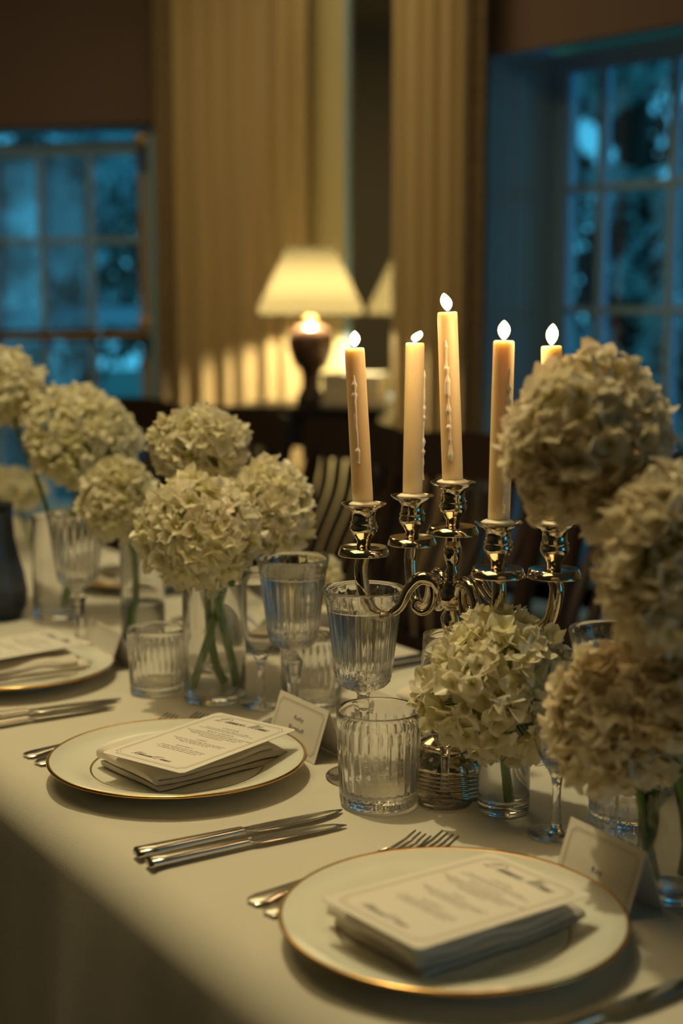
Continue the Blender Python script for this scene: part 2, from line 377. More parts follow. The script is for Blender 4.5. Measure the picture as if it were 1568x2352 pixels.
curtain(Vector((a.x, a.y, 0)), Vector((b.x, b.y, 0)), 0.02, 2.95, 0.084, 0.022, 9, 'pale gold pleated curtain with brown woven border beside the right window', 1)

# mirror
mir = empty('wall_mirror', MP + Vector((0, 0, 0.93))); tag(mir, 'tall mirror on the wall behind the table lamp, reflecting its shade', 'mirror')
def ms(s0, s1, z0, z1, e0, e1): return ribbon(MB(), Vector((0, 0, -0.93)), DM, NM, s0, s1, z0, z1, e0, e1)
ms(-0.055, 0.44, 0.95, 2.9, 0.0, 0.006).build('mirror_glass', M['mirror'], mir, smooth=False)
mf = MB()
for q in ((-0.072, -0.055, 0.93, 2.92), (0.44, 0.457, 0.93, 2.92), (-0.055, 0.44, 0.93, 0.95), (-0.055, 0.44, 2.9, 2.92)): ribbon(mf, Vector((0, 0, -0.93)), DM, NM, *q, -0.012, 0.008)
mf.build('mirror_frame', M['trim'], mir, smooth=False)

# side table
zt = at(712, 930, 4.95).z
st = empty('side_table', (-0.06, 5.0, 0)); tag(st, 'dark tall side table under the table lamp, in front of the curtains', 'table')
st.rotation_euler = (0, 0, R(-10))
MB().box(-0.27, -0.17, zt - 0.03, 0.24, 0.17, zt).build('table_top', M['black_wood'], st, smooth=False)
MB().box(-0.245, -0.15, zt - 0.14, 0.215, 0.15, zt - 0.03).build('apron', M['black_wood'], st, smooth=False)
d_ = MB().box(-0.2, -0.158, zt - 0.13, 0.17, -0.15, zt - 0.045).build('drawer', M['black_wood'], st, smooth=False)
MB().lathe([(0, -0.02), (0.008, -0.018), (0.011, -0.01), (0.005, 0), (0.005, 0.006)], 12, M=Matrix.Translation((-0.015, -0.158, zt - 0.09)) @ Matrix.Rotation(R(-90), 4, 'X')).build('knob', M['brass'], d_)
for x in (-0.245, 0.175):
    for y in (-0.15, 0.11): MB().box(x, y, 0, x + 0.04, y + 0.04, zt - 0.14).build('leg', M['black_wood'], st, smooth=False)
MB().box(-0.225, -0.13, 0.18, 0.195, 0.13, 0.205).build('lower_shelf', M['black_wood'], st, smooth=False)

# table lamp
lx = at(713, 700, 5.0); LP = Vector((lx.x, 5.0, zt)); ks = 5.0 / F
lamp = empty('table_lamp', LP); tag(lamp, 'lit table lamp with cream pleated shade and brown ceramic base', 'lamp')
yz = lambda py: at(713, py, 5.0).z - zt
MB().lathe([(0, 0), (0.052, 0), (0.052, 0.02), (0.045, 0.028), (0.045, 0.045), (0, 0.045)], 32).build('lamp_foot', M['black_wood'], lamp)
MB().lathe([(0.0, 0.045), (0.036, 0.045), (0.034, 0.06), (0.032, 0.08), (0.038, 0.12), (0.055, yz(845)), (0.072, yz(815)), (0.080, yz(793)), (0.079, yz(775)), (0.066, yz(758)), (0.04, yz(748)), (0.022, yz(744)), (0, yz(743))], 40).build('lamp_body', M['ceramic'], lamp)
MB().lathe([(0, yz(746)), (0.022, yz(745)), (0.024, yz(735)), (0.014, yz(728)), (0.010, yz(712)), (0.010, yz(706)), (0, yz(706))], 24).build('lamp_neck', M['brass'], lamp)
zt0, zt1 = yz(724), yz(569)
prof = [(0.180, zt0), (0.178, zt0 + 0.030), (0.172, zt0 + 0.038), (0.148, zt0 + 0.085), (0.120, zt0 + 0.145), (0.094, zt0 + 0.200), (0.078, zt1)]
sh = MB().lathe(prof, 240, rf=lambda i, a, r, z: r + 0.0022 * math.sin(a * 60) * (1 if i > 1 else 0)).build('lamp_shade', M['shade'], lamp)
MB().lathe([(0.182, zt0 - 0.003), (0.183, zt0 + 0.004), (0.178, zt0 + 0.004), (0.178, zt0 - 0.003)], 60, closed=True).build('piping', M['band'], sh)
MB().lathe([(0, yz(678)), (0.014, yz(677)), (0.030, yz(656)), (0.028, yz(645)), (0, yz(635))], 20).build('bulb', emit('lamp_bulb', (1, 0.75, 0.4), 6), lamp)
light('lamp_bulb_light', 'POINT', LP + Vector((0, 0, yz(676))), 58, (1.0, 0.82, 0.42), 0.03)

# pale box and tan book beside the lamp
bz = empty('keepsake_box', (LP.x + 0.155, 5.02, zt)); bz.rotation_euler = (0, 0, R(-14)); tag(bz, 'cream lidded box stacked on a tan book beside the lamp', 'box')
bz.location.z = zt + 0.026
MB().box(-0.10, -0.07, 0, 0.10, 0.07, 0.045).build('box_body', M['book'], bz, smooth=False)
MB().box(-0.104, -0.074, 0.046, 0.104, 0.074, 0.08).build('lid', M['book'], bz, smooth=False)
bk = empty('tan_book', (LP.x + 0.155, 5.02, zt)); bk.rotation_euler = (0, 0, R(-12)); tag(bk, 'tan covered book lying flat under the cream box', 'book')
MB().box(-0.11, -0.08, 0.003, 0.105, 0.078, 0.022).build('pages', M['paper'], bk, smooth=False)
b_ = MB().box(-0.115, -0.083, 0, 0.11, 0.083, 0.003); b_.box(-0.115, -0.083, 0.022, 0.11, 0.083, 0.026); b_.box(-0.118, -0.083, 0, -0.113, 0.083, 0.026)
b_.build('cover', M['tan'], bk, smooth=False)

# ---------------------------------------------------------------- outside
struct('ground', MB().box(-30, 4, -0.6, 40, 45, -0.5), M['lawn'])
def tree(x, y, h, r, n, seed, m, name, label, cat, z0=-0.5, leaf=0.10, low=0.25, group=None):
    rnd = random.Random(seed); root = empty(name, (x, y, z0)); tag(root, label, cat, group)
    tr = MB(); tr.tube([(0, 0, 0), (0.05, 0, h * 0.3), (0.0, 0.05, h * 0.55), (0.1, 0, h * 0.85)], [0.045 * h ** 0.8, 0.035 * h ** 0.8, 0.025 * h ** 0.8, 0.01], 8)
    for k in range(6):
        a = rnd.uniform(0, 6.28); zz = h * rnd.uniform(0.3, 0.6)
        tr.tube([(0, 0, zz), (r * 0.4 * math.cos(a), r * 0.4 * math.sin(a), zz + h * 0.12), (r * 0.75 * math.cos(a), r * 0.75 * math.sin(a), zz + h * 0.2)], [0.03, 0.02, 0.008], 6)
    tr.build('trunk', M['bark'], root)
    mb = MB(); cl = [(Vector((rnd.gauss(0, r * 0.45), rnd.gauss(0, r * 0.45), h * rnd.uniform(low, 1.0))), r * rnd.uniform(0.2, 0.42)) for _ in range(26)]
    for i in range(n):
        c, cr_ = rnd.choice(cl); v = Vector((rnd.gauss(0, 1), rnd.gauss(0, 1), rnd.gauss(0, 1))).normalized() * cr_ * rnd.uniform(0.6, 1.05)
        p = c + v; p.z = max(p.z, 0.05)
        q = Matrix.Rotation(rnd.uniform(0, 6.28), 4, 'Z') @ Matrix.Rotation(rnd.uniform(-1.2, 1.2), 4, 'X'); l = leaf * rnd.uniform(0.6, 1.3)
        vs = [q @ Vector(t) + p for t in ((0, -l, 0), (l * 0.45, 0, 0.02), (0, l, 0), (-l * 0.45, 0, 0.02))]
        mb.add(vs, [[0, 1, 2], [0, 2, 3]])
    o = mb.build('foliage', M[m], root); o['kind'] = 'stuff'
    return root
tree(-4.6, 11.5, 5.0, 1.5, 5000, 1, 'leaf', 'garden_tree', 'teal green leafy tree outside the left window, leftmost', 'tree')
tree(-1.3, 11.0, 4.4, 1.4, 5000, 2, 'leaf', 'garden_tree', 'teal green leafy tree outside the left window beside its right stile', 'tree')
tree(-3.2, 17.5, 6.5, 2.6, 5000, 3, 'leaf_dark', 'garden_tree', 'dark tree farther back outside the left window', 'tree')
tree(1.7, 8.6, 5.5, 1.0, 5000, 4, 'leaf_dark', 'garden_tree', 'dark spreading tree outside the right window', 'tree', low=0.2)
tree(3.4, 13.0, 6.0, 1.9, 5000, 5, 'leaf_dark', 'garden_tree', 'dark tree farther back outside the right window', 'tree', low=0.35)
tree(1.80, 7.3, 2.45, 0.55, 1300, 6, 'blossom', 'blossom_tree', 'pale blossoming tree outside the right window, at candle height', 'tree', low=0.5, leaf=0.07)
tree(1.50, 7.9, 3.40, 0.42, 900, 16, 'blossom', 'blossom_tree', 'pale blossoming treetop high outside the right window', 'tree', low=0.86, leaf=0.08)
tree(2.35, 7.0, 1.35, 0.55, 1600, 8, 'blossom', 'blossom_shrub', 'pale blossoming shrub low outside the right window', 'shrub', low=0.1, leaf=0.06)
tree(-1.75, 9.6, 3.0, 0.55, 700, 9, 'blossom', 'blossom_shrub', 'pale blossoming shrub outside the left window', 'shrub', low=0.55, leaf=0.08)
pg = empty('garden_screen', (-2.6, 9.0, -0.5)); tag(pg, 'pale blue painted garden rail outside the left window', 'fence')
MB().box(-2.0, -0.02, 1.66, 1.35, 0.02, 1.78).build('top_rail', M['stone'], pg, smooth=False)
for x in (-1.9, -0.6, 0.7): MB().box(x, -0.04, 0, x + 0.08, 0.04, 1.66).build('post', M['stone'], pg, smooth=False)
MB().box(-2.0, -0.015, 0.5, 1.35, 0.015, 0.58).build('bottom_rail', M['stone'], pg, smooth=False)

# ---------------------------------------------------------------- dining table and cloth
U0, U1, V0, V1 = 0.10, 4.10, 0.505, 1.262
tb = empty('dining_table', P((U0 + U1) / 2, (V0 + V1) / 2, 0), (0, 0, ANG)); tag(tb, 'long dining table hidden under the white tablecloth', 'table')
hu, hv = (U1 - U0) / 2, (V1 - V0) / 2     # local x = V, local y = U
MB().box(-hv + 0.035, -hu + 0.035, T - 0.035, hv - 0.035, hu - 0.035, T - 0.006).build('table_top', M['wood'], tb, smooth=False)
for sx_ in (-1, 1):
    for sy_ in (-1, 1): MB().box(sx_ * (hv - 0.10) - 0.03, sy_ * (hu - 0.12) - 0.03, 0, sx_ * (hv - 0.10) + 0.03, sy_ * (hu - 0.12) + 0.03, T - 0.035).build('leg', M['wood'], tb, smooth=False)
def cloth():
    rad = 0.044; drop = 0.30; nu = 260; prof = []
    def side(sgn):
        out = []
        for k in range(9):
            a = k / 8 * math.pi / 2; out.append((sgn * (hv - rad + rad * math.sin(a) + 0.004), T - rad + rad * math.cos(a), 0))
        for k in range(1, 13): out.append((sgn * (hv + 0.004), T - rad - drop * k / 12, k / 12))
        return out
    prof = side(-1)[::-1] + [(x / 10 * (hv - rad) , T, 0) for x in range(-9, 10)] + side(1)
    vs = []; fs = []
    for j in range(nu + 1):
        y = -hu - 0.004 + (2 * hu + 0.008) * j / nu
        for (x, z, w) in prof:
            xx = x
            if w > 0:
                f = w ** 0.8 * (0.010 * math.sin(y * 17 + 1.3 * math.sin(y * 5)) + 0.004 * math.sin(y * 41 + 2)) - 0.012 * w
                xx = x + math.copysign(max(f, -0.03), x)
            zz = z + (0.0006 * noise.noise(Vector((x * 9, y * 9, 0))) if w == 0 else 0)
            vs.append((xx, y, zz))
    W = len(prof)
    for j in range(nu):
        for i in range(W - 1): fs.append([j * W + i, j * W + i + 1, (j + 1) * W + i + 1, (j + 1) * W + i])
    # the ends hang down as well
    for (j, sg) in ((0, -1), (nu, 1)):
        top = [j * W + i for i in range(8, W - 8)]
        n0 = len(vs)
        for i in top: vs.append((vs[i][0], vs[i][1] + sg * 0.01, T - 0.12))
        for k in range(len(top) - 1): fs.append([top[k], top[k + 1], n0 + k + 1, n0 + k])
    return vs, fs
vs, fs = cloth(); tc_ = link('tablecloth', mesh('tablecloth', vs, fs), M['cloth'], None, P((U0 + U1) / 2, (V0 + V1) / 2, 0), (0, 0, ANG))
tag(tc_, 'white tablecloth draped over the long dining table', 'tablecloth')

# ---------------------------------------------------------------- chairs
def make_chair(name):
    root = empty(name); w = M['wood']
    MB().box(-0.21, -0.20, 0.43, 0.21, 0.22, 0.475).build('seat', M['seat'], root, smooth=False)
    MB().box(-0.20, -0.19, 0.38, 0.20, 0.21, 0.43).build('seat_rail', w, root, smooth=False)
    for x in (-0.19, 0.19):
        MB().tube([(x, -0.18, 0), (x, -0.18, 0.40)], [0.016, 0.022], 8).build('leg', w, root)
        MB().tube([(x, 0.24, 0), (x, 0.20, 0.40)], [0.016, 0.022], 8).build('leg', w, root)
        MB().bar((x, 0.20, 0.40), (x * 1.08, 0.315, 0.93), 0.032, 0.028, Vector((0, 1, 0))).build('post', w, root, smooth=False)
    tr = MB(); pts = [Vector((x, 0.300 + 0.03 * (1 - (x / 0.23) ** 2), 0.93 + 0.012 * (1 - (x / 0.23) ** 2))) for x in [-0.23 + 0.046 * i for i in range(11)]]
    vs = []; fs = []
    for p in pts:
        for dy, dz in ((-0.012, -0.05), (0.012, -0.05), (0.016, 0.045), (-0.004, 0.05)): vs.append(p + Vector((0, dy, dz)))
    for i in range(10):
        for k in range(4): fs.append([i * 4 + k, i * 4 + (k + 1) % 4, (i + 1) * 4 + (k + 1) % 4, (i + 1) * 4 + k])
    fs += [[3, 2, 1, 0], [40, 41, 42, 43]]
    tr.add(vs, fs).build('top_rail', w, root, smooth=False)
    MB().bar((-0.19, 0.225, 0.53), (0.19, 0.225, 0.53), 0.02, 0.035).build('cross_rail', w, root, smooth=False)
    for i in range(6):
        x = -0.145 + 0.058 * i
        MB().tube(smoothpts([(x * 0.9, 0.225, 0.54), (x, 0.235, 0.66), (x * 1.05, 0.30, 0.80), (x * 1.08, 0.318, 0.89)], 3), 0.013, 8, flat=0.6).build('slat', w, root)
    return root
def copy_tree(o, parent=None):
    c = o.copy(); C.objects.link(c); c.parent = parent
    for ch in list(o.children): copy_tree(ch, c)
    return c
ch0 = make_chair('dining_chair')
CH = [(1.90, 1.62, 0, 'dark slatted wooden dining chair behind the candelabra, right one of the far side'),
      (2.39, 1.60, 4, 'dark slatted wooden dining chair at the far side, left of the candelabra'),
      (2.90, 1.60, -3, 'dark slatted wooden dining chair at the far side below the lamp table'),
      (3.42, 1.60, 2, 'dark slatted wooden dining chair at the far side behind the middle flowers'),
      (3.95, 1.55, 5, 'dark slatted wooden dining chair farthest off at the far side by the left window')]
for i, (u, v, a, lab) in enumerate(CH):
    o = ch0 if i == 0 else copy_tree(ch0)
    o.location = P(u, v, 0); o.rotation_euler = (0, 0, ANG - R(90) + R(a)); tag(o, lab, 'chair', 'dining chairs along the far side')

# ---------------------------------------------------------------- plates
def rim_mesh():
    body = MB().lathe([(0, 0.006), (0.070, 0.006), (0.074, 0.0), (0.080, 0.0), (0.083, 0.006), (0.100, 0.010), (0.1385, 0.0205), (0.1398, 0.0222), (0.1385, 0.0235), (0.104, 0.0145), (0.092, 0.0105), (0.082, 0.009), (0, 0.009)], 96)
    gold = MB().lathe([(0.1372, 0.0232), (0.1390, 0.0241), (0.1408, 0.0226), (0.1395, 0.0205), (0.1382, 0.0203)], 128)
    ring = MB().lathe([(0.0925, 0.0109), (0.0932, 0.0113), (0.0940, 0.0113), (0.0946, 0.0115)], 128)
    return body, gold, ring
bd, gd, rg = rim_mesh()
mp, mg, mr_ = bd.mesh('plate_body'), gd.mesh('gold_rim'), rg.mesh('gold_line')
mp.materials.append(M['porcelain']); mg.materials.append(M['gold']); mr_.materials.append(M['gold'])
def plate(loc, label):
    r = empty('dinner_plate', loc); tag(r, label, 'plate', 'gold rimmed dinner plates')
    link('plate_body', mp, None, r); link('gold_rim', mg, None, r); link('gold_line', mr_, None, r)
    return r
PB = Vector((-0.1783, 1.5127, T + 0.001)); PC = Vector((0.0895, 1.099, T + 0.001)); PA = P(1.862, 0.668, T + 0.001)
FP1 = P(1.403, 1.118, T + 0.001); FP2 = P(1.90, 1.115, T + 0.001); FP3 = P(2.40, 1.115, T + 0.001)
plate(PB, 'white gold rimmed dinner plate in the middle of the near edge, holding the sharp menu')
plate(PC, 'white gold rimmed dinner plate at the front of the table, nearest the viewer')
plate(PA, 'white gold rimmed dinner plate cut by the left edge of the photo')
plate(FP1, 'white dinner plate on the far side behind the candelabra foot')
plate(FP2, 'white dinner plate on the far side behind the goblets')
plate(FP3, 'white dinner plate on the far side behind the left vases')

# ---------------------------------------------------------------- napkins (folded, layers really stacked)
def napkin_mesh(seed, w=0.160, d=0.114, puff=1.18):
    """local x runs away from the guest, y across; folds show on the -x end"""
    rnd = random.Random(seed); th = 0.0072
    # serpentine centre line: layers joined by rounded folds
    lay = [0.0036, 0.0128, 0.0218]; pts = []
    x0, x1 = -w / 2, w / 2
    for k, z in enumerate(lay):
        z = z * puff
        xa = x0 + 0.002 * (k % 2) + 0.004 * (k > 1); xb = x1 - 0.002 * k - 0.006 * (k > 1)
        n = 18; row = [(xa + (xb - xa) * i / n, z) for i in range(n + 1)]
        if k % 2: row = row[::-1]
        if pts:
            (px_, pz_) = pts[-1]; s = 1 if k % 2 else -1
            zr = (z - pz_) / 2
            for a in range(1, 6):
                t = math.pi * a / 6; pts.append((px_ + s * zr * 1.2 * math.sin(t), pz_ + zr - zr * math.cos(t)))
        pts += row
    ny = 22; vs = []; fs = []
    def pt(i, sgn):
        a = Vector(pts[max(0, i - 1)]); b = Vector(pts[min(len(pts) - 1, i + 1)]); t = (b - a).normalized(); nn = Vector((-t.y, t.x)); q = Vector(pts[i]) + nn * sgn * th / 2
        return q
    loop = [pt(i, 1) for i in range(len(pts))] + [pt(i, -1) for i in range(len(pts))][::-1]
    Wn = len(loop)
    for j in range(ny + 1):
        y = -d / 2 + d * j / ny; e = abs(2 * j / ny - 1)
        for (x, z) in loop:
            lvl = z / 0.024
            yy = y * (1 - 0.03 * lvl) + 0.004 * noise.noise(Vector((x * 20, lvl * 3, seed))) * e
            zz = z * (1 - 0.18 * e ** 6) + lvl * (0.006 * noise.noise(Vector((x * 20, y * 20, seed + 1.5))) - 0.0040) + 0.003 * lvl * math.exp(-((x + 0.05) / 0.03) ** 2) * noise.noise(Vector((y * 40, 0, seed)))
            xx = x + 0.003 * noise.noise(Vector((y * 18, lvl * 2, seed + 5)))
            vs.append((xx, yy, max(zz, 0.0003)))
    for j in range(ny):
        for i in range(Wn):
            fs.append([j * Wn + i, j * Wn + (i + 1) % Wn, (j + 1) * Wn + (i + 1) % Wn, (j + 1) * Wn + i])
    half = len(pts)
    for j, rev in ((0, False), (ny, True)):
        for i in range(half - 1):
            q = [j * Wn + i, j * Wn + i + 1, j * Wn + (Wn - 2 - i), j * Wn + (Wn - 1 - i)]
            fs.append(q if rev else q[::-1])
    return mesh('napkin', vs, fs)
def napkin(loc, rz, seed, label, **kw):
    me = napkin_mesh(seed, **kw); me.set_sharp_from_angle(angle=R(60))
    o = link('napkin', me, M['napkin'], None, loc, (0, 0, rz)); tag(o, label, 'napkin', 'folded linen napkins'); return o
ZP = T + 0.0110

# ---------------------------------------------------------------- lettering
def text_mb(mb, body, size, x, y, z=0.0, align='CENTER', bold=0.0, shear=0.0, space=1.0):
    cu = bpy.data.curves.new('t', 'FONT'); cu.body = body; cu.size = size; cu.align_x = align; cu.offset = bold; cu.shear = shear; cu.space_character = space
    cu.resolution_u = 2; o = bpy.data.objects.new('t', cu); C.objects.link(o)
    dg = bpy.context.evaluated_depsgraph_get(); me = bpy.data.meshes.new_from_object(o.evaluated_get(dg))
    mb.add([Vector((v.co.x + x, v.co.y + y, z)) for v in me.vertices], [list(p.vertices) for p in me.polygons])
    bpy.data.objects.remove(o); bpy.data.curves.remove(cu); bpy.data.meshes.remove(me)
SCRIPT = {  # cursive strokes on a 1-high x-height grid, y up; advance last
 'D': ([[(0.5, 2.0), (0.35, 1.0), (0.1, 0.1), (-0.2, 0.0), (0.1, 0.25), (0.7, 0.0), (1.5, 0.3), (1.9, 1.2), (1.4, 2.0), (0.5, 2.15), (-0.3, 1.8), (-0.4, 1.3)]], 2.1),
 'M': ([[(-0.5, 0.3), (-0.3, 0.0), (0.1, 0.5), (0.7, 2.1), (0.75, 0.0), (1.6, 2.1), (1.5, 0.2), (1.9, 0.1)], [(0.72, 2.1), (0.3, 2.2), (0.0, 1.8)]], 2.1),
 'R': ([[(0.5, 2.0), (0.3, 0.9), (0.0, 0.0), (-0.3, 0.2)], [(-0.4, 1.4), (0.0, 2.0), (0.9, 2.2), (1.3, 1.7), (0.9, 1.15), (0.4, 1.1), (0.9, 0.3), (1.5, 0.0)]], 1.5),
 'i': ([[(0, 0.3), (0.35, 1.0), (0.25, 0.2), (0.4, 0.0), (0.7, 0.3)], [(0.48, 1.4), (0.55, 1.5)]], 0.65),
 'n': ([[(0, 0.3), (0.25, 1.0), (0.15, 0.0), (0.6, 0.95), (0.7, 0.7), (0.6, 0.1), (0.75, 0.0), (1.0, 0.3)]], 0.95),
 'e': ([[(0, 0.3), (0.5, 0.6), (0.5, 0.95), (0.25, 0.85), (0.15, 0.3), (0.35, 0.0), (0.75, 0.3)]], 0.7),
 'r': ([[(0, 0.3), (0.3, 1.05), (0.5, 0.9), (0.4, 0.2), (0.55, 0.0), (0.8, 0.3)]], 0.75),
 'u': ([[(0, 0.3), (0.25, 1.0), (0.2, 0.2), (0.35, 0.0), (0.65, 0.4), (0.8, 1.0), (0.7, 0.2), (0.85, 0.0), (1.1, 0.3)]], 1.05),
 'h': ([[(0, 0.3), (0.5, 1.6), (0.45, 2.1), (0.25, 1.6), (0.1, 0.0), (0.5, 0.95), (0.6, 0.6), (0.55, 0.1), (0.7, 0.0), (0.95, 0.3)]], 0.9),
 'a': ([[(0.6, 0.9), (0.3, 0.95), (0.05, 0.4), (0.2, 0.0), (0.5, 0.4), (0.65, 0.95), (0.55, 0.2), (0.7, 0.0), (0.95, 0.3)]], 0.9),
 's': ([[(0, 0.3), (0.4, 1.05), (0.5, 0.5), (0.35, 0.0), (0.1, 0.15), (0.5, 0.1), (0.8, 0.3)]], 0.7),
 'l': ([[(0, 0.3), (0.5, 1.6), (0.45, 2.1), (0.25, 1.5), (0.15, 0.3), (0.3, 0.0), (0.6, 0.3)]], 0.55),
 ' ': ([], 0.9)}
def script_mb(mb, word, xh, x, y, z=0.0, slant=0.55, wt=0.16):
    tot = sum(SCRIPT[c][1] for c in word); cx = -tot / 2
    for c in word:
        strokes, adv = SCRIPT[c]
        for st_ in strokes:
            pts = [p.to_3d() if False else Vector((p.x, p.y, 0)) for p in smoothpts([Vector((a, b, 0)) for a, b in st_], 4)]
            base = len(mb.v)
            for i, p in enumerate(pts):
                t = pts[min(i + 1, len(pts) - 1)] - pts[max(i - 1, 0)]
                w = wt * (0.35 + 0.65 * max(0.0, -t.y / (t.length + 1e-6))) / 2 + 0.02
                nn = Vector((-t.y, t.x, 0)).normalized() * w
                for s in (1, -1):
                    q = p + nn * s; mb.v.append(Vector((x + (cx + q.x + slant * q.y) * xh, y + q.y * xh, z)))
            for i in range(len(pts) - 1): mb.f.append([base + 2 * i, base + 2 * i + 1, base + 2 * i + 3, base + 2 * i + 2])
        cx += adv
def frame_pts(w, h, inset, notch):
    """rectangle outline with scooped corners"""
    a, b = w / 2 - inset, h / 2 - inset; pts = []
    for cx_, cy_, a0 in ((a, b, 180), (-a, b, 270), (-a, -b, 0), (a, -b, 90)):
        for k in range(7):
            t = R(a0 + (90 if True else 0) * (1 - k / 6) if False else a0 + 90 * (k / 6))
            pts.append((cx_ + notch * math.cos(t), cy_ + notch * math.sin(t)))
        # order fix below
    return pts
def corner_outline(w, h, inset, notch):
    a, b = w / 2 - inset, h / 2 - inset; out = []
    for cx_, cy_, s, e in ((a, b, 270, 180), (-a, b, 360, 270), (-a, -b, 90, 0), (a, -b, 180, 90)):
        for k in range(7):
            t = R(s + (e - s) * k / 6); out.append(Vector((cx_ + notch * math.cos(t), cy_ + notch * math.sin(t), 0)))
    return out
def outline_mb(mb, pts, wd, z):
    n = len(pts); base = len(mb.v); c = sum(pts, Vector()) / n
    for p in pts:
        d = (p - c); d = Vector((math.copysign(1, d.x), math.copysign(1, d.y), 0)) * 0.5
        mb.v.append(p + d * wd + Vector((0, 0, z))); mb.v.append(p - d * wd + Vector((0, 0, z)))
    for i in range(n):
        j = (i + 1) % n; mb.f.append([base + 2 * i, base + 2 * j, base + 2 * j + 1, base + 2 * i + 1])
def card_mesh(w, h, th, notch, bend=0.0):
    """card with scooped corners; local x across, y up the page"""
    pts = corner_outline(w, h, 0.0, notch) if notch > 0 else [Vector((w / 2, h / 2, 0)), Vector((-w / 2, h / 2, 0)), Vector((-w / 2, -h / 2, 0)), Vector((w / 2, -h / 2, 0))]
    n = len(pts); vs = [p + Vector((0, 0, th)) for p in pts] + [p.copy() for p in pts]
    return mesh('card', vs, [list(range(n)), list(range(2 * n - 1, n - 1, -1))] + [[i, n + i, n + (i + 1) % n, (i + 1) % n] for i in range(n)], False)
MW, MH = 0.116, 0.184
def menu_prints(th):
    rnd = random.Random(5); ink = MB(); pale = MB(); z = th + 0.0002
    script_mb(ink, 'Dinner Menu', 0.0062, -0.002, MH / 2 - 0.027, z)
    script_mb(ink, 'Rehearsal Dinner', 0.0036, -0.004, -MH / 2 + 0.018, z)
    for wd, y in (('STARTER', 0.046), ('MAIN COURSE', 0.029), ('SIDES', -0.001), ('DESSERT', -0.028)):
        text_mb(ink, wd, 0.0042, 0, y, z, space=1.5)
    def words(y, n, span):
        x = -span / 2
        while x < span / 2:
            w = rnd.uniform(0.003, 0.008)
            # illegible small print: rows of tiny letter strokes
            k = 0.0
            while k < w:
                hgt = rnd.choice((0.0010, 0.0010, 0.0015)); ink.add([(x + k, y, z), (x + k + 0.00045, y, z), (x + k + 0.00045, y + hgt, z), (x + k, y + hgt, z)], [[0, 1, 2, 3]]); k += 0.0009
            x += w + 0.0014
    for y, s in ((0.041, 0.062), (0.037, 0.074), (0.024, 0.086), (0.020, 0.074), (0.016, 0.060), (0.012, 0.030), (-0.006, 0.070), (-0.010, 0.058), (-0.014, 0.040), (-0.033, 0.056), (-0.037, 0.062), (-0.041, 0.052)): words(y, 0, s)
    outline_mb(pale, corner_outline(MW, MH, 0.008, 0.006), 0.0006, z); outline_mb(pale, corner_outline(MW, MH, 0.0105, 0.006), 0.0003, z)
    return ink, pale
TH = 0.0006
mi, mpal = menu_prints(TH); me_card = card_mesh(MW, MH, TH, 0.003); me_card.materials.append(M['paper'])
me_ink = mi.mesh('printed_lettering', False); me_ink.materials.append(M['ink']); me_pal = mpal.mesh('printed_border', False); me_pal.materials.append(M['ink_pale'])
def menu(loc, rot, label):
    r = empty('menu_card', loc); r.rotation_euler = rot; tag(r, label, 'menu', 'dinner menu cards')
    link('card', me_card, None, r); link('printed_lettering', me_ink, None, r); link('printed_border', me_pal, None, r); return r
def orient(xdir, ydir):
    x = Vector(xdir).normalized(); y = Vector(ydir); y = (y - x * y.dot(x)).normalized(); z = x.cross(y)
    return Matrix((x, y, z)).transposed().to_euler()
def menu_at(c, rz, lift, roll, label):
    """page-top points away from the guest (V), text runs towards -U"""
    x = (-U) ; y = V
    Q = Matrix.Rotation(rz, 3, 'Z'); x = Q @ x; y = Q @ y
    y = Vector((y.x * math.cos(lift), y.y * math.cos(lift), math.sin(lift))); x = x + Vector((0, 0, roll))
    return menu(c, orient(x, y), label)

# ---------------------------------------------------------------- cutlery
def loft(secs, name, m, parent, n=12):
    """secs: (x, width, thickness, z, y)"""
    mb = MB(); vs = []; fs = []
    for (x, w, t, z, y) in secs:
        for k in range(n):
            a = 2 * math.pi * k / n; ca, sa = math.cos(a), math.sin(a)
            vs.append((x, y + w / 2 * math.copysign(abs(ca) ** 0.7, ca), z + t / 2 * math.copysign(abs(sa) ** 0.8, sa)))
    for i in range(len(secs) - 1):
        for k in range(n): fs.append([i * n + k, i * n + (k + 1) % n, (i + 1) * n + (k + 1) % n, (i + 1) * n + k])
    fs.append(list(range(n))[::-1]); fs.append([(len(secs) - 1) * n + k for k in range(n)])
    return mb.add(vs, fs).build(name, m, parent, smooth=True, edge=50)
def knife(a, b, label, group='table knives', flip=1):
    """a: handle end, b: tip, on the cloth"""
    L_ = (b - a).length; r = empty('table_knife', (a.x, a.y, T + 0.0012)); r.rotation_euler = (0, 0, math.atan2((b - a).y, (b - a).x)); tag(r, label, 'knife', group)
    k = L_ / 0.235
    loft([(0, 0.014, 0.006, 0.0045, 0), (0.002 * k, 0.019, 0.0085, 0.005, 0), (0.02 * k, 0.0185, 0.008, 0.005, 0), (0.07 * k, 0.015, 0.0075, 0.0048, 0), (0.105 * k, 0.0125, 0.0075, 0.0045, 0), (0.115 * k, 0.012, 0.007, 0.0045, 0)], 'handle', M['steel'], r)
    loft([(0.113 * k, 0.010, 0.006, 0.0045, 0), (0.120 * k, 0.012, 0.003, 0.0042, 0.001 * flip), (0.128 * k, 0.019, 0.0022, 0.004, -0.001 * flip), (0.16 * k, 0.0205, 0.0018, 0.0038, -0.001 * flip), (0.20 * k, 0.019, 0.0016, 0.003, 0), (0.222 * k, 0.013, 0.0014, 0.0025, 0.002 * flip), (0.232 * k, 0.005, 0.0012, 0.0022, 0.004 * flip), (0.235 * k, 0.001, 0.001, 0.002, 0.005 * flip)], 'blade', M['steel'], r)
    return r
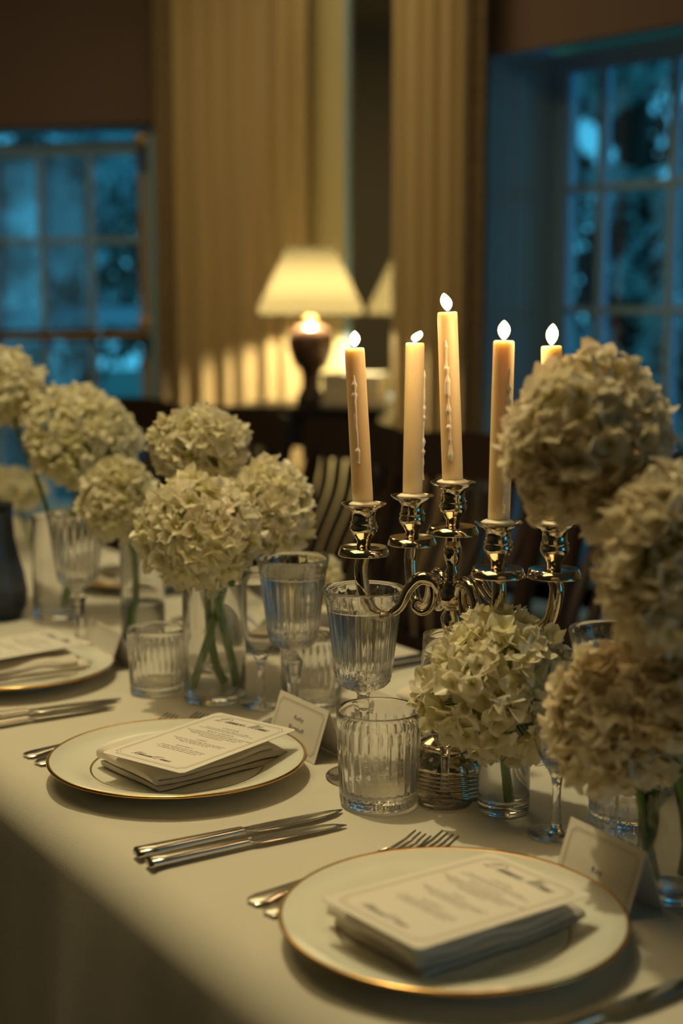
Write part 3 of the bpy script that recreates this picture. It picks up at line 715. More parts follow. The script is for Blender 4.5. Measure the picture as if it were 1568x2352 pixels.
def fork(a, b, label, group='table forks'):
    L_ = (b - a).length; r = empty('table_fork', (a.x, a.y, T + 0.0010)); r.rotation_euler = (0, 0, math.atan2((b - a).y, (b - a).x)); tag(r, label, 'fork', group)
    k = L_ / 0.205
    loft([(0, 0.014, 0.0022, 0.002, 0), (0.004 * k, 0.020, 0.003, 0.0024, 0), (0.012 * k, 0.0225, 0.0032, 0.0028, 0), (0.03 * k, 0.017, 0.003, 0.0035, 0), (0.07 * k, 0.010, 0.003, 0.0045, 0), (0.115 * k, 0.0065, 0.0034, 0.0048, 0), (0.135 * k, 0.009, 0.003, 0.0055, 0), (0.145 * k, 0.018, 0.0022, 0.0045, 0), (0.155 * k, 0.0245, 0.002, 0.003, 0), (0.160 * k, 0.025, 0.002, 0.0025, 0)], 'handle', M['steel'], r)
    for i in range(4):
        y = -0.0101 + 0.00673 * i
        MB().tube([(0.158 * k, y, 0.0025), (0.175 * k, y, 0.0022), (0.192 * k, y, 0.0062), (0.205 * k, y, 0.0115)], [0.0019, 0.0018, 0.0015, 0.0008], 8).build('tine', M['steel'], r)
    return r

# ---------------------------------------------------------------- place settings
NB = napkin(P(1.365, 0.690, T + 0.0113), ANG + R(7), 3, 'folded linen napkin under the sharp menu in the middle of the near edge')
NC = napkin(P(0.874, 0.676, T + 0.0113), ANG + R(3), 11, 'folded linen napkin on the front plate, nearest the viewer')
NA = napkin(PA + Vector((0.004, 0, 0.0103)), ANG + R(-3), 21, 'folded linen napkin on the plate cut by the left edge')
NF1 = napkin(FP1 + Vector((0.0, 0, 0.0103)), ANG + R(180), 31, 'folded linen napkin on the far side plate behind the candelabra foot')
NF2 = napkin(FP2 + Vector((0.0, 0, 0.0103)), ANG + R(180), 41, 'folded linen napkin on the far side plate behind the goblets')
NF3 = napkin(FP3 + Vector((0.0, 0, 0.0103)), ANG + R(180), 51, 'folded linen napkin on the far side plate behind the left vases')
menu_at(P(1.338, 0.688, T + 0.0435), R(20), R(0.5), 0.0, 'white dinner menu in sharp focus on the middle plate')
menu_at(P(0.853, 0.662, T + 0.0460), R(5), R(-2), 0.0, 'white dinner menu on the front plate, nearest the viewer')
menu_at(PA + Vector((0.0, 0.008, 0.044)), R(8), R(0), 0.0, 'white dinner menu on the plate cut by the left edge')
menu_at(FP3 + Vector((0.0, 0.0, 0.046)), R(180), R(4), 0.0, 'dinner menu on the far side plate behind the left vases')

knife(g(312, 1962, T + 0.005), g(792, 1863, T + 0.003), 'steel knife beside the middle plate, the longer one nearer the plate')
knife(g(340, 1984, T + 0.005), g(790, 1892, T + 0.003), 'steel knife beside the middle plate, the one nearer the viewer', flip=-1)
knife(g(-160, 1668, T + 0.005), g(282, 1606, T + 0.003), 'steel knife left of the middle plate, behind its twin')
knife(g(-140, 1686, T + 0.005), g(262, 1622, T + 0.003), 'steel knife left of the middle plate, in front of its twin', flip=-1)
knife(P(0.709, 0.56), P(0.711, 0.795), 'steel knife cut by the bottom right corner')
fork(P(1.515, 0.556), P(1.548, 0.758), 'steel fork at the middle plate, its end farther from the viewer')
fork(P(1.482, 0.557), P(1.530, 0.790), 'steel fork at the middle plate, its end nearer the viewer')
fork(P(1.020, 0.570), P(1.053, 0.775), 'steel fork left of the front plate, tines farther left')
fork(P(0.992, 0.570), P(1.038, 0.796), 'steel fork left of the front plate, tines farther right')
# far side: knives are on the left as we see them
fork(P(1.190, 1.235), P(1.190, 1.02), 'steel fork on the far side behind the small vase, right one')
fork(P(1.222, 1.235), P(1.222, 1.03), 'steel fork on the far side behind the small vase, left one')
knife(P(1.615, 1.235), P(1.605, 1.01), 'steel knife on the far side left of the candelabra foot, front one')
knife(P(1.645, 1.235), P(1.640, 1.01), 'steel knife on the far side left of the candelabra foot, rear one')
knife(P(2.08, 1.235), P(2.08, 1.01), 'steel knife on the far side behind the water goblets')

# place cards
def place_card(bl, br, facing, label, lines, h=0.058, depth=0.020):
    """tent card whose front foot runs bl->br as seen by its guest"""
    w = (br - bl).length; x = (br - bl) / w; back = Vector((-x.y, x.x, 0)); r = empty('place_card', (bl + br) / 2); r.location.z = T + 0.0004
    r.rotation_euler = (0, 0, math.atan2(x.y, x.x)); tag(r, label, 'place card', 'tented place cards')
    ln = math.hypot(h, depth); tilt = math.atan2(h, depth)
    f = card_mesh(w, ln, 0.0005, 0.0); f.materials.append(M['paper'])
    # front leaf
    o = link('front_leaf', f, None, r); o.location = (0, depth / 2, h / 2); o.rotation_euler = (tilt, 0, 0)
    b = link('back_leaf', f, None, r); b.location = (0, depth * 1.5, h / 2); b.rotation_euler = (math.pi - tilt, 0, 0)
    ik = MB(); pl = MB()
    if lines:
        yy = 0.004 + 0.006 * (len(lines) - 1)
        for t in lines:
            if t: text_mb(ik, t, 0.0072, 0, yy - 0.004, 0.0007, bold=0.00012, space=1.25)
            yy -= 0.012
        i_ = ik.build('printed_name', M['ink'], o, smooth=False)
    outline_mb(pl, corner_outline(w, ln, 0.006, 0.004), 0.0007, 0.0007); outline_mb(pl, corner_outline(w, ln, 0.0080, 0.004), 0.0003, 0.0007)
    pl.build('printed_border', M['ink_pale'], o, smooth=False)
    return r
place_card(g(612, 1700), g(722, 1757), 0, 'white place card with two printed words beside the middle plate', ['Kathy', 'Blumhoff'])
place_card(g(1268, 2025), g(1440, 2118), 0, 'white place card half in shadow behind the front plate', ['', 'Roy'], h=0.056)
place_card(g(180, 1508), g(250, 1548), 0, 'small blurred place card beside the left plate', None, h=0.056)
place_card(g(992, 1722), g(880, 1672), 0, 'place card seen from behind, back of the large tumbler', None, h=0.054)

# ---------------------------------------------------------------- glassware
def tumbler_meshes():
    h = 0.100; r0 = 0.0405; r1 = 0.0435; NF = 28; th = 0.0024
    prof = [(0, 0.0), (r0 * 0.6, 0.0), (r0 - 0.004, 0.0002), (r0 - 0.001, 0.003), (r0, 0.006), (r0, 0.013), (r0 + 0.0002, 0.0155), (r0 + 0.0003, 0.020), (r0 + 0.001, 0.035), (r0 + 0.0017, 0.055), (r0 + 0.0025, 0.080), (r0 + 0.0027, 0.0845), (r1 - 0.0002, 0.0875), (r1, 0.092), (r1, h - 0.0006), (r1 - 0.0005, h), (r1 - 0.0011, h - 0.0003),
            (r1 - 0.0014, h - 0.002), (r1 - 0.0020, 0.088), (r1 - 0.0034, 0.06), (r0 - 0.0040, 0.020), (r0 - 0.0055, 0.0155), (r0 - 0.010, 0.0135), (0, 0.0130)]
    def rf(i, a, r, z):
        if 4 <= i <= 5: return r - 0.0011 * abs(math.sin(a * NF / 2)) ** 0.6 - 0.0003
        if 7 <= i <= 10: return r - 0.0013 * (1 - abs(math.sin(a * NF / 2))) ** 2.2
        return r
    return MB().lathe(prof, NF * 8, rf)
GL = {}
def gm(name, mb, m, edge=None):
    me = mb.mesh(name)
    if edge: me.set_sharp_from_angle(angle=R(edge))
    me.materials.append(m); return me
GL['tumbler'] = gm('tumbler_glass', tumbler_meshes(), M['glass'])
def glass_thing(name, key, loc, label, cat, group, s=1.0, water=None, rz=0.0):
    r = empty(name, (loc.x, loc.y, T + 0.0012)); r.scale = (s, s, s); r.rotation_euler = (0, 0, rz); tag(r, label, cat, group)
    for pn, me in GL_PARTS[key]: link(pn, me, None, r)
    if water: link('water', GL[water], None, r)
    return r
# cut-glass goblet: foot, stem, bowl
def goblet():
    NF = 22
    foot = [(0, 0.0), (0.036, 0.0), (0.0405, 0.0006), (0.0410, 0.0016), (0.0400, 0.0026), (0.030, 0.0034), (0.014, 0.0060), (0.0085, 0.0095), (0, 0.0095)]
    stem = [(0, 0.0085), (0.0075, 0.0085), (0.0055, 0.020), (0.0062, 0.045), (0.0095, 0.072), (0.0112, 0.079), (0.0110, 0.083), (0.0070, 0.088), (0.0065, 0.091), (0.0080, 0.0935), (0.0065, 0.097), (0, 0.097)]
    def sf(i, a, r, z):
        if 1 <= i <= 6:
            q = (a % (math.pi / 3)) - math.pi / 6; return r * math.cos(math.pi / 6) / math.cos(q) * 1.05
        return r
    zb = 0.095; h = 0.209
    bowl = [(0, zb), (0.006, zb), (0.016, zb + 0.003), (0.024, zb + 0.007), (0.0290, zb + 0.012), (0.0305, zb + 0.017), (0.0312, zb + 0.022), (0.0318, zb + 0.028), (0.0345, zb + 0.050), (0.0372, zb + 0.072), (0.0395, zb + 0.090), (0.0408, zb + 0.098), (0.0440, h - 0.001), (0.0436, h), (0.0427, h - 0.0005),
            (0.0420, h - 0.004), (0.0386, zb + 0.090), (0.0352, zb + 0.065), (0.0312, zb + 0.040), (0.0272, zb + 0.020), (0.018, zb + 0.0125), (0, zb + 0.011)]
    def bf(i, a, r, z):
        if i in (2, 3): return r * (1 - 0.045 * (1 + math.cos(a * NF)) / 2)
        if i in (4, 6): return r - 0.0016 * (1 + math.cos(a * NF)) / 2
        if i == 5: return r - 0.0016 * (1 - math.cos(a * NF)) / 2
        if 7 <= i <= 10: return r - 0.0013 * (1 - abs(math.sin(a * NF / 2))) ** 2.2
        return r
    zw = zb + 0.092
    water = [(0, zb + 0.0108), (0.0182, zb + 0.0122), (0.0274, zb + 0.0198), (0.0314, zb + 0.040), (0.0354, zb + 0.065), (0.0388, zb + 0.090), (0.0391, zw), (0.0380, zw - 0.0006), (0, zw - 0.0006)]
    return MB().lathe(foot, 64), MB().lathe(stem, 48, sf), MB().lathe(bowl, NF * 8, bf), MB().lathe(water, 64)
f_, s_, b_, w_ = goblet()
GL['gob_foot'] = gm('foot', f_, M['glass']); GL['gob_stem'] = gm('stem', s_, M['glass'], 20); GL['gob_bowl'] = gm('bowl', b_, M['glass']); GL['gob_water'] = gm('water', w_, M['water'])
def flute():
    foot = [(0, 0.0), (0.024, 0.0), (0.0270, 0.0004), (0.0276, 0.0012), (0.0268, 0.0020), (0.018, 0.0028), (0.009, 0.0045), (0.0062, 0.0080), (0, 0.0080)]
    stem = [(0, 0.0075), (0.0060, 0.0075), (0.0052, 0.012), (0.0042, 0.030), (0.0042, 0.045), (0.0055, 0.056), (0.0090, 0.064), (0, 0.064)]
    h = 0.178
    bowl = [(0, 0.062), (0.0075, 0.0625), (0.012, 0.068), (0.0185, 0.080), (0.0235, 0.096), (0.0258, 0.115), (0.0258, 0.135), (0.0245, 0.160), (0.0236, h - 0.0005), (0.0231, h), (0.0226, h - 0.0005),
            (0.0235, 0.160), (0.0247, 0.135), (0.0247, 0.115), (0.0223, 0.096), (0.0172, 0.081), (0.010, 0.0715), (0, 0.0695)]
    return MB().lathe(foot, 56), MB().lathe(stem, 40), MB().lathe(bowl, 72)
f_, s_, b_ = flute()
GL['fl_foot'] = gm('foot', f_, M['glass']); GL['fl_stem'] = gm('stem', s_, M['glass']); GL['fl_bowl'] = gm('bowl', b_, M['glass'])
def wine():
    h = 0.19
    bowl = [(0, 0.072), (0.008, 0.0725), (0.020, 0.078), (0.032, 0.092), (0.0375, 0.112), (0.0370, 0.135), (0.0335, 0.165), (0.0315, h - 0.0005), (0.0310, h), (0.0305, h - 0.0005), (0.0324, 0.165), (0.0359, 0.135), (0.0364, 0.112), (0.031, 0.0935), (0.019, 0.0805), (0, 0.0765)]
    return MB().lathe(bowl, 72)
GL['wine_bowl'] = gm('bowl', wine(), M['glass'])
GL_PARTS = {'tumbler': [('tumbler_glass', GL['tumbler'])], 'goblet': [('foot', GL['gob_foot']), ('stem', GL['gob_stem']), ('bowl', GL['gob_bowl'])], 'flute': [('foot', GL['fl_foot']), ('stem', GL['fl_stem']), ('bowl', GL['fl_bowl'])], 'wine': [('foot', GL['fl_foot']), ('stem', GL['fl_stem']), ('bowl', GL['wine_bowl'])]}
def tumbler(loc, label, s=1.0, rz=0.0):
    me = GL['tumbler']; o = link('cut_glass_tumbler', me, None, None, (loc.x, loc.y, T + 0.0012), (0, 0, rz)); o.scale = (s, s, s); tag(o, label, 'tumbler', 'cut glass tumblers'); return o
tumbler(g(869, 1846), 'large fluted cut glass tumbler in sharp focus right of the middle knives')
tumbler(g(360, 1590), 'fluted cut glass tumbler left of the three green stems', 0.87)
tumbler(g(716, 1620), 'fluted cut glass tumbler behind the printed place card', 0.94)
tumbler(g(1446, 1893), 'fluted cut glass tumbler behind the dark vase at the right')
GG = 'cut glass water goblets'
glass_thing('water_goblet', 'goblet', g(834, 1786), 'cut glass goblet full of water, sharp, above the large tumbler', 'goblet', GG, water='gob_water')
glass_thing('water_goblet', 'goblet', g(674, 1670), 'cut glass goblet of water beside the big bunch of hydrangeas', 'goblet', GG, water='gob_water')
glass_thing('water_goblet', 'goblet', g(182, 1497), 'blurred cut glass goblet left behind the small place card', 'goblet', GG)
glass_thing('water_goblet', 'goblet', g(1402, 1945), 'cut glass goblet with its rim showing above the right blush hydrangea', 'goblet', GG)
FG = 'slim stemmed flutes'
glass_thing('champagne_flute', 'flute', g(1021, 1846), 'slim empty flute in front of the candelabra foot', 'flute', FG)
glass_thing('champagne_flute', 'flute', g(1276, 1918), 'slim empty flute right of the small vase', 'flute', FG)
glass_thing('champagne_flute', 'flute', g(600, 1622), 'slim empty flute right of the three green stems', 'flute', FG)
glass_thing('wine_glass', 'wine', g(488, 1560), 'round bowled wine glass seen through the three stem vase', 'glass', 'wine glasses', 1.0)

# vases
def vase(loc, r, h, label, water=None, name='cylinder_vase', m='glass', th=0.0025):
    o = empty(name, (loc.x, loc.y, T + 0.0012)); tag(o, label, 'vase', 'clear cylinder vases' if m == 'glass' else None)
    b = 0.010
    prof = [(0, 0), (r - 0.003, 0), (r - 0.0008, 0.0012), (r, 0.004), (r, h * 0.5), (r, h - 0.0012), (r - 0.0006, h), (r - th + 0.0004, h), (r - th, h - 0.0012), (r - th, h * 0.5), (r - th, b + 0.004), (r - th - 0.003, b + 0.0008), (0, b)]
    MB().lathe(prof, 72).build('vase_glass', M[m], o)
    if water:
        ri = r - th + 0.0003
        MB().lathe([(0, b - 0.0003), (ri - 0.003, b + 0.0005), (ri, b + 0.004), (ri, water), (ri - 0.0012, water - 0.0006), (0, water - 0.0006)], 60).build('water', M['water'], o)
    return o
VA = {'v1': g(494, 1606), 'v2': g(1156, 1863), 'v3': g(1556, 2052), 'v4': g(330, 1488), 'v5': g(135, 1418)}
vase(VA['v1'], 0.0410, 0.155, 'wide clear cylinder vase holding three crossed green stems')
vase(VA['v2'], 0.0262, 0.140, 'small clear cylinder vase of water under the middle right hydrangea', water=0.105)
vase(VA['v3'], 0.0360, 0.150, 'clear cylinder vase of dark stems at the right edge', water=0.10)
vase(VA['v4'], 0.0330, 0.165, 'clear cylinder vase behind the left tumbler', water=0.07)
vase(VA['v5'], 0.0410, 0.170, 'clear cylinder vase at the left behind the blurred goblet')
sv = empty('smoky_carafe', g(-12, 1420)); sv.location.z = T + 0.0012; tag(sv, 'dark smoky glass carafe at the left edge', 'carafe')
MB().lathe([(0, 0), (0.030, 0), (0.044, 0.004), (0.053, 0.020), (0.055, 0.045), (0.050, 0.075), (0.042, 0.105), (0.036, 0.135), (0.034, 0.165), (0.036, 0.19), (0.034, 0.19), (0.0318, 0.165), (0.0338, 0.135), (0.0398, 0.105), (0.0478, 0.075), (0.0528, 0.045), (0.050, 0.021), (0.040, 0.008), (0, 0.006)], 64).build('carafe_glass', M['smoke'], sv)

# ---------------------------------------------------------------- hydrangeas
def petal_grid(L_, W_, cup, curl, ruf, rnd, n=5):
    vs = []; ph = rnd.uniform(0, 6)
    for i in range(n + 1):
        t = i / n; wid = W_ * (math.sin(math.pi * min(1, 0.10 + 0.90 * t) ** 0.85) ** 0.60 if t < 1 else 0.30) * (0.55 + 0.45 * min(1, t * 2.2))
        for j in range(n + 1):
            s = 2 * j / n - 1
            x = t * L_ * (1 - 0.10 * s * s * t); y = s * wid / 2
            z = cup * (s * s) * wid + curl * (t ** 2) * L_ + ruf * math.sin(s * 3.2 + ph) * t * W_ + 0.12 * L_ * math.sin(t * 2.4)
            vs.append(Vector((x, y, z)))
    fs = [[i * (n + 1) + j, i * (n + 1) + j + 1, (i + 1) * (n + 1) + j + 1, (i + 1) * (n + 1) + j] for i in range(n) for j in range(n)]
    return vs, fs
def floret_mesh(seed, size, m):
    rnd = random.Random(seed); mb = MB()
    for k in range(4):
        L_ = size * rnd.uniform(0.88, 1.12); vs, fs = petal_grid(L_, L_ * rnd.uniform(0.92, 1.15), rnd.uniform(-0.10, 0.45), rnd.uniform(-0.40, 0.60), rnd.uniform(-0.15, 0.15), rnd)
        Q = Matrix.Rotation(k * math.pi / 2 + rnd.uniform(-0.2, 0.2), 4, 'Z') @ Matrix.Rotation(rnd.uniform(-0.85, 0.15), 4, 'Y') @ Matrix.Rotation(rnd.uniform(-0.35, 0.35), 4, 'X') @ Matrix.Translation((0.0012, 0, 0.0006 * (k % 2)))
        mb.add(vs, fs, Q)
    mb.lathe([(0, -0.001), (0.0014, -0.0005), (0.0016, 0.0008), (0, 0.0018)], 6)
    me = mb.mesh('floret'); me.materials.append(m); return me
FLO = {'petal': [floret_mesh(i, 0.0185, M['petal']) for i in range(9)], 'petal_warm': [floret_mesh(i + 20, 0.0185, M['petal_warm']) for i in range(9)]}
TWIG = None
def hydrangea(c, rr, foot, label, seed, n=170, m='petal', ctrl=None, flor=1.0, sr=0.0042, tilt=0.6, leafy=False):
    """c: head centre, rr: (rx, ry, rz) radii, foot: lower end of the stem (inside a vase)"""
    n = int(n * 1.3); flor *= 0.92; rnd = random.Random(seed); root = empty('hydrangea', foot); tag(root, label, 'flower', 'cream hydrangeas on the table')
    c0 = c - foot
    cen = c0 - Vector((0, 0, rr[2] * 0.25))
    st_pts = bez((0, 0, 0), ctrl[0] - foot if ctrl else cen * 0.33, ctrl[1] - foot if ctrl else cen * 0.66 + Vector((0, 0, 0.02)), cen, 14)
    MB().tube(st_pts, [sr * (1.05 - 0.02 * i) for i in range(len(st_pts))], 10).build('stem', M['stem'], root)
    # short green stalks that carry the florets
    tw = MB(); core = MB()
    core.lathe([(0, -0.55), (0.3, -0.5), (0.52, -0.25), (0.58, 0.05), (0.48, 0.35), (0.25, 0.52), (0, 0.56)], 20, M=Matrix.Translation(c0) @ Matrix.Diagonal((rr[0], rr[1], rr[2], 1)))
    core.build('flower_core', M['core'], root)
    ga = math.pi * (3 - math.sqrt(5)); lob = [(Vector((rnd.gauss(0, 1), rnd.gauss(0, 1), rnd.gauss(0, 1))).normalized(), rnd.uniform(-0.22, 0.16)) for _ in range(9)]
    for i in range(n):
        z = 1 - 2 * (i + 0.5) / n; q = math.sqrt(1 - z * z); a = i * ga
        d = Vector((q * math.cos(a), q * math.sin(a), z)); d = (d + Vector((rnd.gauss(0, 0.07), rnd.gauss(0, 0.07), rnd.gauss(0, 0.07)))).normalized()
        if d.z < -0.80 and rnd.random() < 0.6: continue
        k = 1.0
        for ld, la in lob: k += la * max(0, d.dot(ld)) ** 4
        k *= rnd.uniform(0.80, 1.0)
        sz = flor * rnd.uniform(0.85, 1.15)
        p = c0 + Vector((d.x * (rr[0] - 0.008 * sz), d.y * (rr[1] - 0.008 * sz), d.z * (rr[2] - 0.008 * sz))) * k
        nd = (d + Vector((rnd.gauss(0, 1), rnd.gauss(0, 1), rnd.gauss(0, 1))) * 0.28 * tilt / 0.6).normalized()
        o = bpy.data.objects.new('floret', rnd.choice(FLO[m])); C.objects.link(o); o.parent = root
        o.location = p; qn = nd.to_track_quat('Z', 'Y'); o.rotation_mode = 'QUATERNION'
        o.rotation_quaternion = qn @ Matrix.Rotation(rnd.uniform(0, 6.28), 3, 'Z').to_quaternion(); o.scale = (sz, sz, sz)
        if i % 2 == 0: tw.tube([c0 + (p - c0) * 0.35 - Vector((0, 0, 0.008)), p - d * 0.004], [0.0012, 0.0006], 5, cap=False)
    if leafy:
        for k in range(3):
            a = rnd.uniform(0, 6.28); i0 = 1 + k; p0 = st_pts[i0]; lf = MB(); vs = []; n2 = 8
            for i in range(n2 + 1):
                t = i / n2; w = 0.017 * math.sin(math.pi * min(1, t * 0.94 + 0.04)) ** 0.8
                for j in (-1, 0, 1): vs.append(p0 + Vector((math.cos(a) * (0.004 + 0.010 * t) - math.sin(a) * w * j * 0.6, math.sin(a) * (0.004 + 0.010 * t) + math.cos(a) * w * j * 0.6, t * 0.075 + 0.003 * abs(j))))
            lf.add(vs, [[i * 3 + j, i * 3 + j + 1, i * 3 + j + 4, i * 3 + j + 3] for i in range(n2) for j in (0, 1)])
            lf.build('leaf', M['stem'], root)
    t_ = tw.build('flower_stalks', M['stem'], root); t_['kind'] = 'stuff'
    return root
def F_(vk, dx, dy, z=0.014): v = VA[vk]; return Vector((v.x + dx, v.y + dy, T + z))
hydrangea(at(449, 1222, 1.79), (0.080, 0.075, 0.078), F_('v1', 0.030, 0.002), 'largest sharp cream hydrangea over the three stem vase', 101, 190,
          ctrl=(F_('v1', 0.020, 0, 0.06), F_('v1', 0.004, 0, 0.15)), sr=0.0060)
hydrangea(at(618, 1172, 1.87), (0.054, 0.060, 0.066), F_('v1', -0.029, -0.008), 'cream hydrangea peeking right of the largest one above the goblet', 102, 140,
          ctrl=(F_('v1', -0.014, -0.004, 0.06), F_('v1', 0.008, 0, 0.15)), sr=0.0056)
hydrangea(at(455, 1026, 1.93), (0.070, 0.060, 0.058), F_('v1', 0.013, 0.012), 'cream hydrangea standing above and behind the largest one', 103, 150,
          ctrl=(F_('v1', -0.010, 0.008, 0.04), F_('v1', -0.012, 0.004, 0.15)), sr=0.0060)
hydrangea(at(268, 1158, 2.07), (0.056, 0.056, 0.066), F_('v4', -0.018, 0), 'cream hydrangea low at left over the vase behind the tumbler', 104, 140, ctrl=(F_('v4', -0.012, 0, 0.07), F_('v4', 0.004, 0, 0.15)), sr=0.0062)
hydrangea(at(188, 1004, 2.26), (0.092, 0.080, 0.085), F_('v5', 0.008, 0), 'wide blurred yellowish hydrangea at left, in front of the left window', 105, 190)
hydrangea(at(12, 895, 2.30), (0.060, 0.060, 0.066), F_('v5', 0.020, 0.01), 'blurred hydrangea cut by the left edge, on a long leaning stem', 106, 130,
          ctrl=(at(140, 1240, 2.31), at(95, 1120, 2.31)))
hydrangea(at(25, 1125, 3.0), (0.075, 0.07, 0.045), P(2.85, 1.08, T + 0.002), 'faint blurred hydrangea low at the left edge, farthest away', 107, 110)
hydrangea(at(1142, 1572, 1.385), (0.077, 0.072, 0.076), F_('v2', 0.004, -0.006), 'sharp cream hydrangea in the small vase right of the large tumbler', 108, 190)
hydrangea(at(1432, 1655, 1.17), (0.060, 0.055, 0.062), F_('v3', -0.016, 0.004), 'blurred blush hydrangea low at the right above the tumbler', 109, 150, m='petal_warm', leafy=True, sr=0.0055)
hydrangea(at(1520, 1290, 1.10), (0.056, 0.055, 0.072), F_('v3', 0.010, -0.006), 'blurred blush hydrangea cut by the right edge, middle height', 110, 150, m='petal_warm', leafy=True, sr=0.0055)
hydrangea(at(1347, 1032, 1.17), (0.068, 0.060, 0.072), F_('v3', 0.006, 0.012), 'tall blurred hydrangea in front of the right window, hiding a candle', 111, 150, m='petal_warm',
          ctrl=(F_('v3', 0.03, 0.01, 0.18), at(1478, 1230, 1.19)), sr=0.0036)
hydrangea(at(1560, 1560, 1.14), (0.050, 0.05, 0.060), F_('v3', 0.018, 0.006), 'shadowed blush hydrangea at the right edge below the others', 112, 130, m='petal_warm')
def small_bit(): pass
hydrangea(at(742, 1330, 2.15), (0.026, 0.026, 0.030), P(1.86, 1.02, T + 0.002), 'small white hydrangea sprig showing right of the rear goblet', 113, 40)

# ---------------------------------------------------------------- candelabra
CC = Vector((0.1155, 1.475, T + 0.0012))
cb = empty('candelabra', CC); tag(cb, 'five armed silver candelabra with turned stem and ridged round foot', 'candelabra')
def zz(py, Y): return at(1037, py, Y).z - CC.z
Yc = CC.y
base = [(0, 0), (0.050, 0), (0.052, 0.002), (0.0515, 0.0045)]
for i in range(5): z = 0.0045 + i * 0.0042; rr = 0.0508 - 0.0008 * i; base += [(rr - 0.0012, z + 0.0004), (rr, z + 0.0018), (rr - 0.0004, z + 0.0034), (rr - 0.0022, z + 0.0042)]
base += [(0.0455, 0.027), (0.0440, 0.033), (0.0400, 0.040), (0.0340, 0.046), (0.0350, 0.0475), (0.0345, 0.049), (0.030, 0.051), (0.020, 0.056), (0.012, 0.062), (0, 0.066)]
MB().lathe(base, 72).build('foot', M['silver'], cb)
ztop = zz(1110, Yc)
zh = zz(1370, Yc)      # hub height
st_ = [(0, 0.060), (0.012, 0.061), (0.0075, 0.068), (0.0060, 0.080), (0.0085, 0.090), (0.0110, 0.096), (0.0075, 0.104), (0.0060, 0.120), (0.0072, 0.140), (0.0105, zh - 0.030), (0.0120, zh - 0.022), (0.0075, zh - 0.014), (0.0110, zh - 0.010), (0.0150, zh - 0.006), (0.0155, zh), (0.0150, zh + 0.008), (0.0125, zh + 0.011), (0.0132, zh + 0.0135), (0.0085, zh + 0.017),
       (0.0070, zh + 0.022), (0.0085, zh + 0.026), (0.0055, zh + 0.031), (0.0085, zh + 0.040), (0.0100, zh + 0.048), (0.0075, zh + 0.060), (0.0055, zh + 0.068), (0.0075, zh + 0.071), (0.0060, zh + 0.074), (0, zh + 0.075)]
zpan = zz(1216, Yc)
st_[-4:] = [(0.0060, zpan - 0.016), (0.0078, zpan - 0.011), (0.0072, zpan - 0.005), (0.0090, zpan - 0.001), (0, zpan)]
MB().lathe(st_, 36).build('stem', M['silver'], cb)
def cup(par, p, hc, s=1.0):
    """drip pan and candle cup, p = pan centre; hc = height from pan to cup rim"""
    MB().lathe([(0, 0.0035), (0.006, 0.0035), (0.018, 0.0025), (0.0235, 0.0040), (0.0245, 0.0040), (0.0272, -0.0030), (0.0275, -0.0045), (0.0262, -0.0048), (0.0225, -0.0005), (0.012, -0.0020), (0, -0.0020)], 56).build('drip_pan', M['silver'], par, loc=p)
    h = hc
    MB().lathe([(0, 0.003), (0.0075, 0.003), (0.0070, 0.010), (0.0100, h * 0.30), (0.0140, h * 0.42), (0.0150, h * 0.50), (0.0135, h * 0.56), (0.0142, h * 0.58), (0.0142, h * 0.60), (0.0125, h * 0.63), (0.0125, h * 0.82), (0.0145, h * 0.86), (0.0150, h * 0.88), (0.0200, h * 0.92), (0.0235, h * 0.985), (0.0240, h), (0.0228, h * 0.995), (0.0180, h * 0.945), (0.0118, h * 0.93), (0.0113, h * 0.68), (0, h * 0.68)], 48).build('candle_cup', M['silver'], par, loc=p)
HC = 0.050
arms = []
cup(cb, (0, 0, zpan), HC)
specs = [((835, 1264), 1.490), ((946, 1241), 1.560), ((1143, 1313), 1.395), ((1272, 1315), 1.400)]
for (px, py), Y in specs:
    q = at(px, py, Y) - CC
    d = Vector((q.x, q.y, 0)); L_ = d.length; d.normalize(); sdv = Vector((-d.y, d.x, 0))
    zp = q.z - 0.001
    def pp(s, z): return d * s + Vector((0, 0, z))
    body = smoothpts([pp(0.012, zh + 0.004), pp(0.020, zh + 0.016), pp(0.034, zh + 0.018), pp(0.046, zh + 0.006), pp(L_ * 0.60, zh - 0.014), pp(L_ * 0.80, zh - 0.022), pp(L_ * 0.96, zh - 0.010), pp(L_ * 1.03, (zh + zp) / 2), pp(L_, zp - 0.004)], 7)
    n_ = len(body); rad = [0.0062 + 0.0012 * math.sin(i / n_ * 9) for i in range(n_)]
    am = MB().tube(body, rad, 14).build('arm', M['silver'], cb)
    scr = smoothpts([pp(0.030, zh + 0.019), pp(0.022, zh + 0.014), pp(0.020, zh - 0.001), pp(0.024, zh - 0.014), pp(0.033, zh - 0.018), pp(0.040, zh - 0.012), pp(0.036, zh - 0.005), pp(0.031, zh - 0.008)], 5)
    MB().tube(scr, [0.0048 - 0.00006 * i for i in range(len(scr))], 12).build('scroll', M['silver'], am)
    cup(cb, q, HC); arms.append(q + CC)
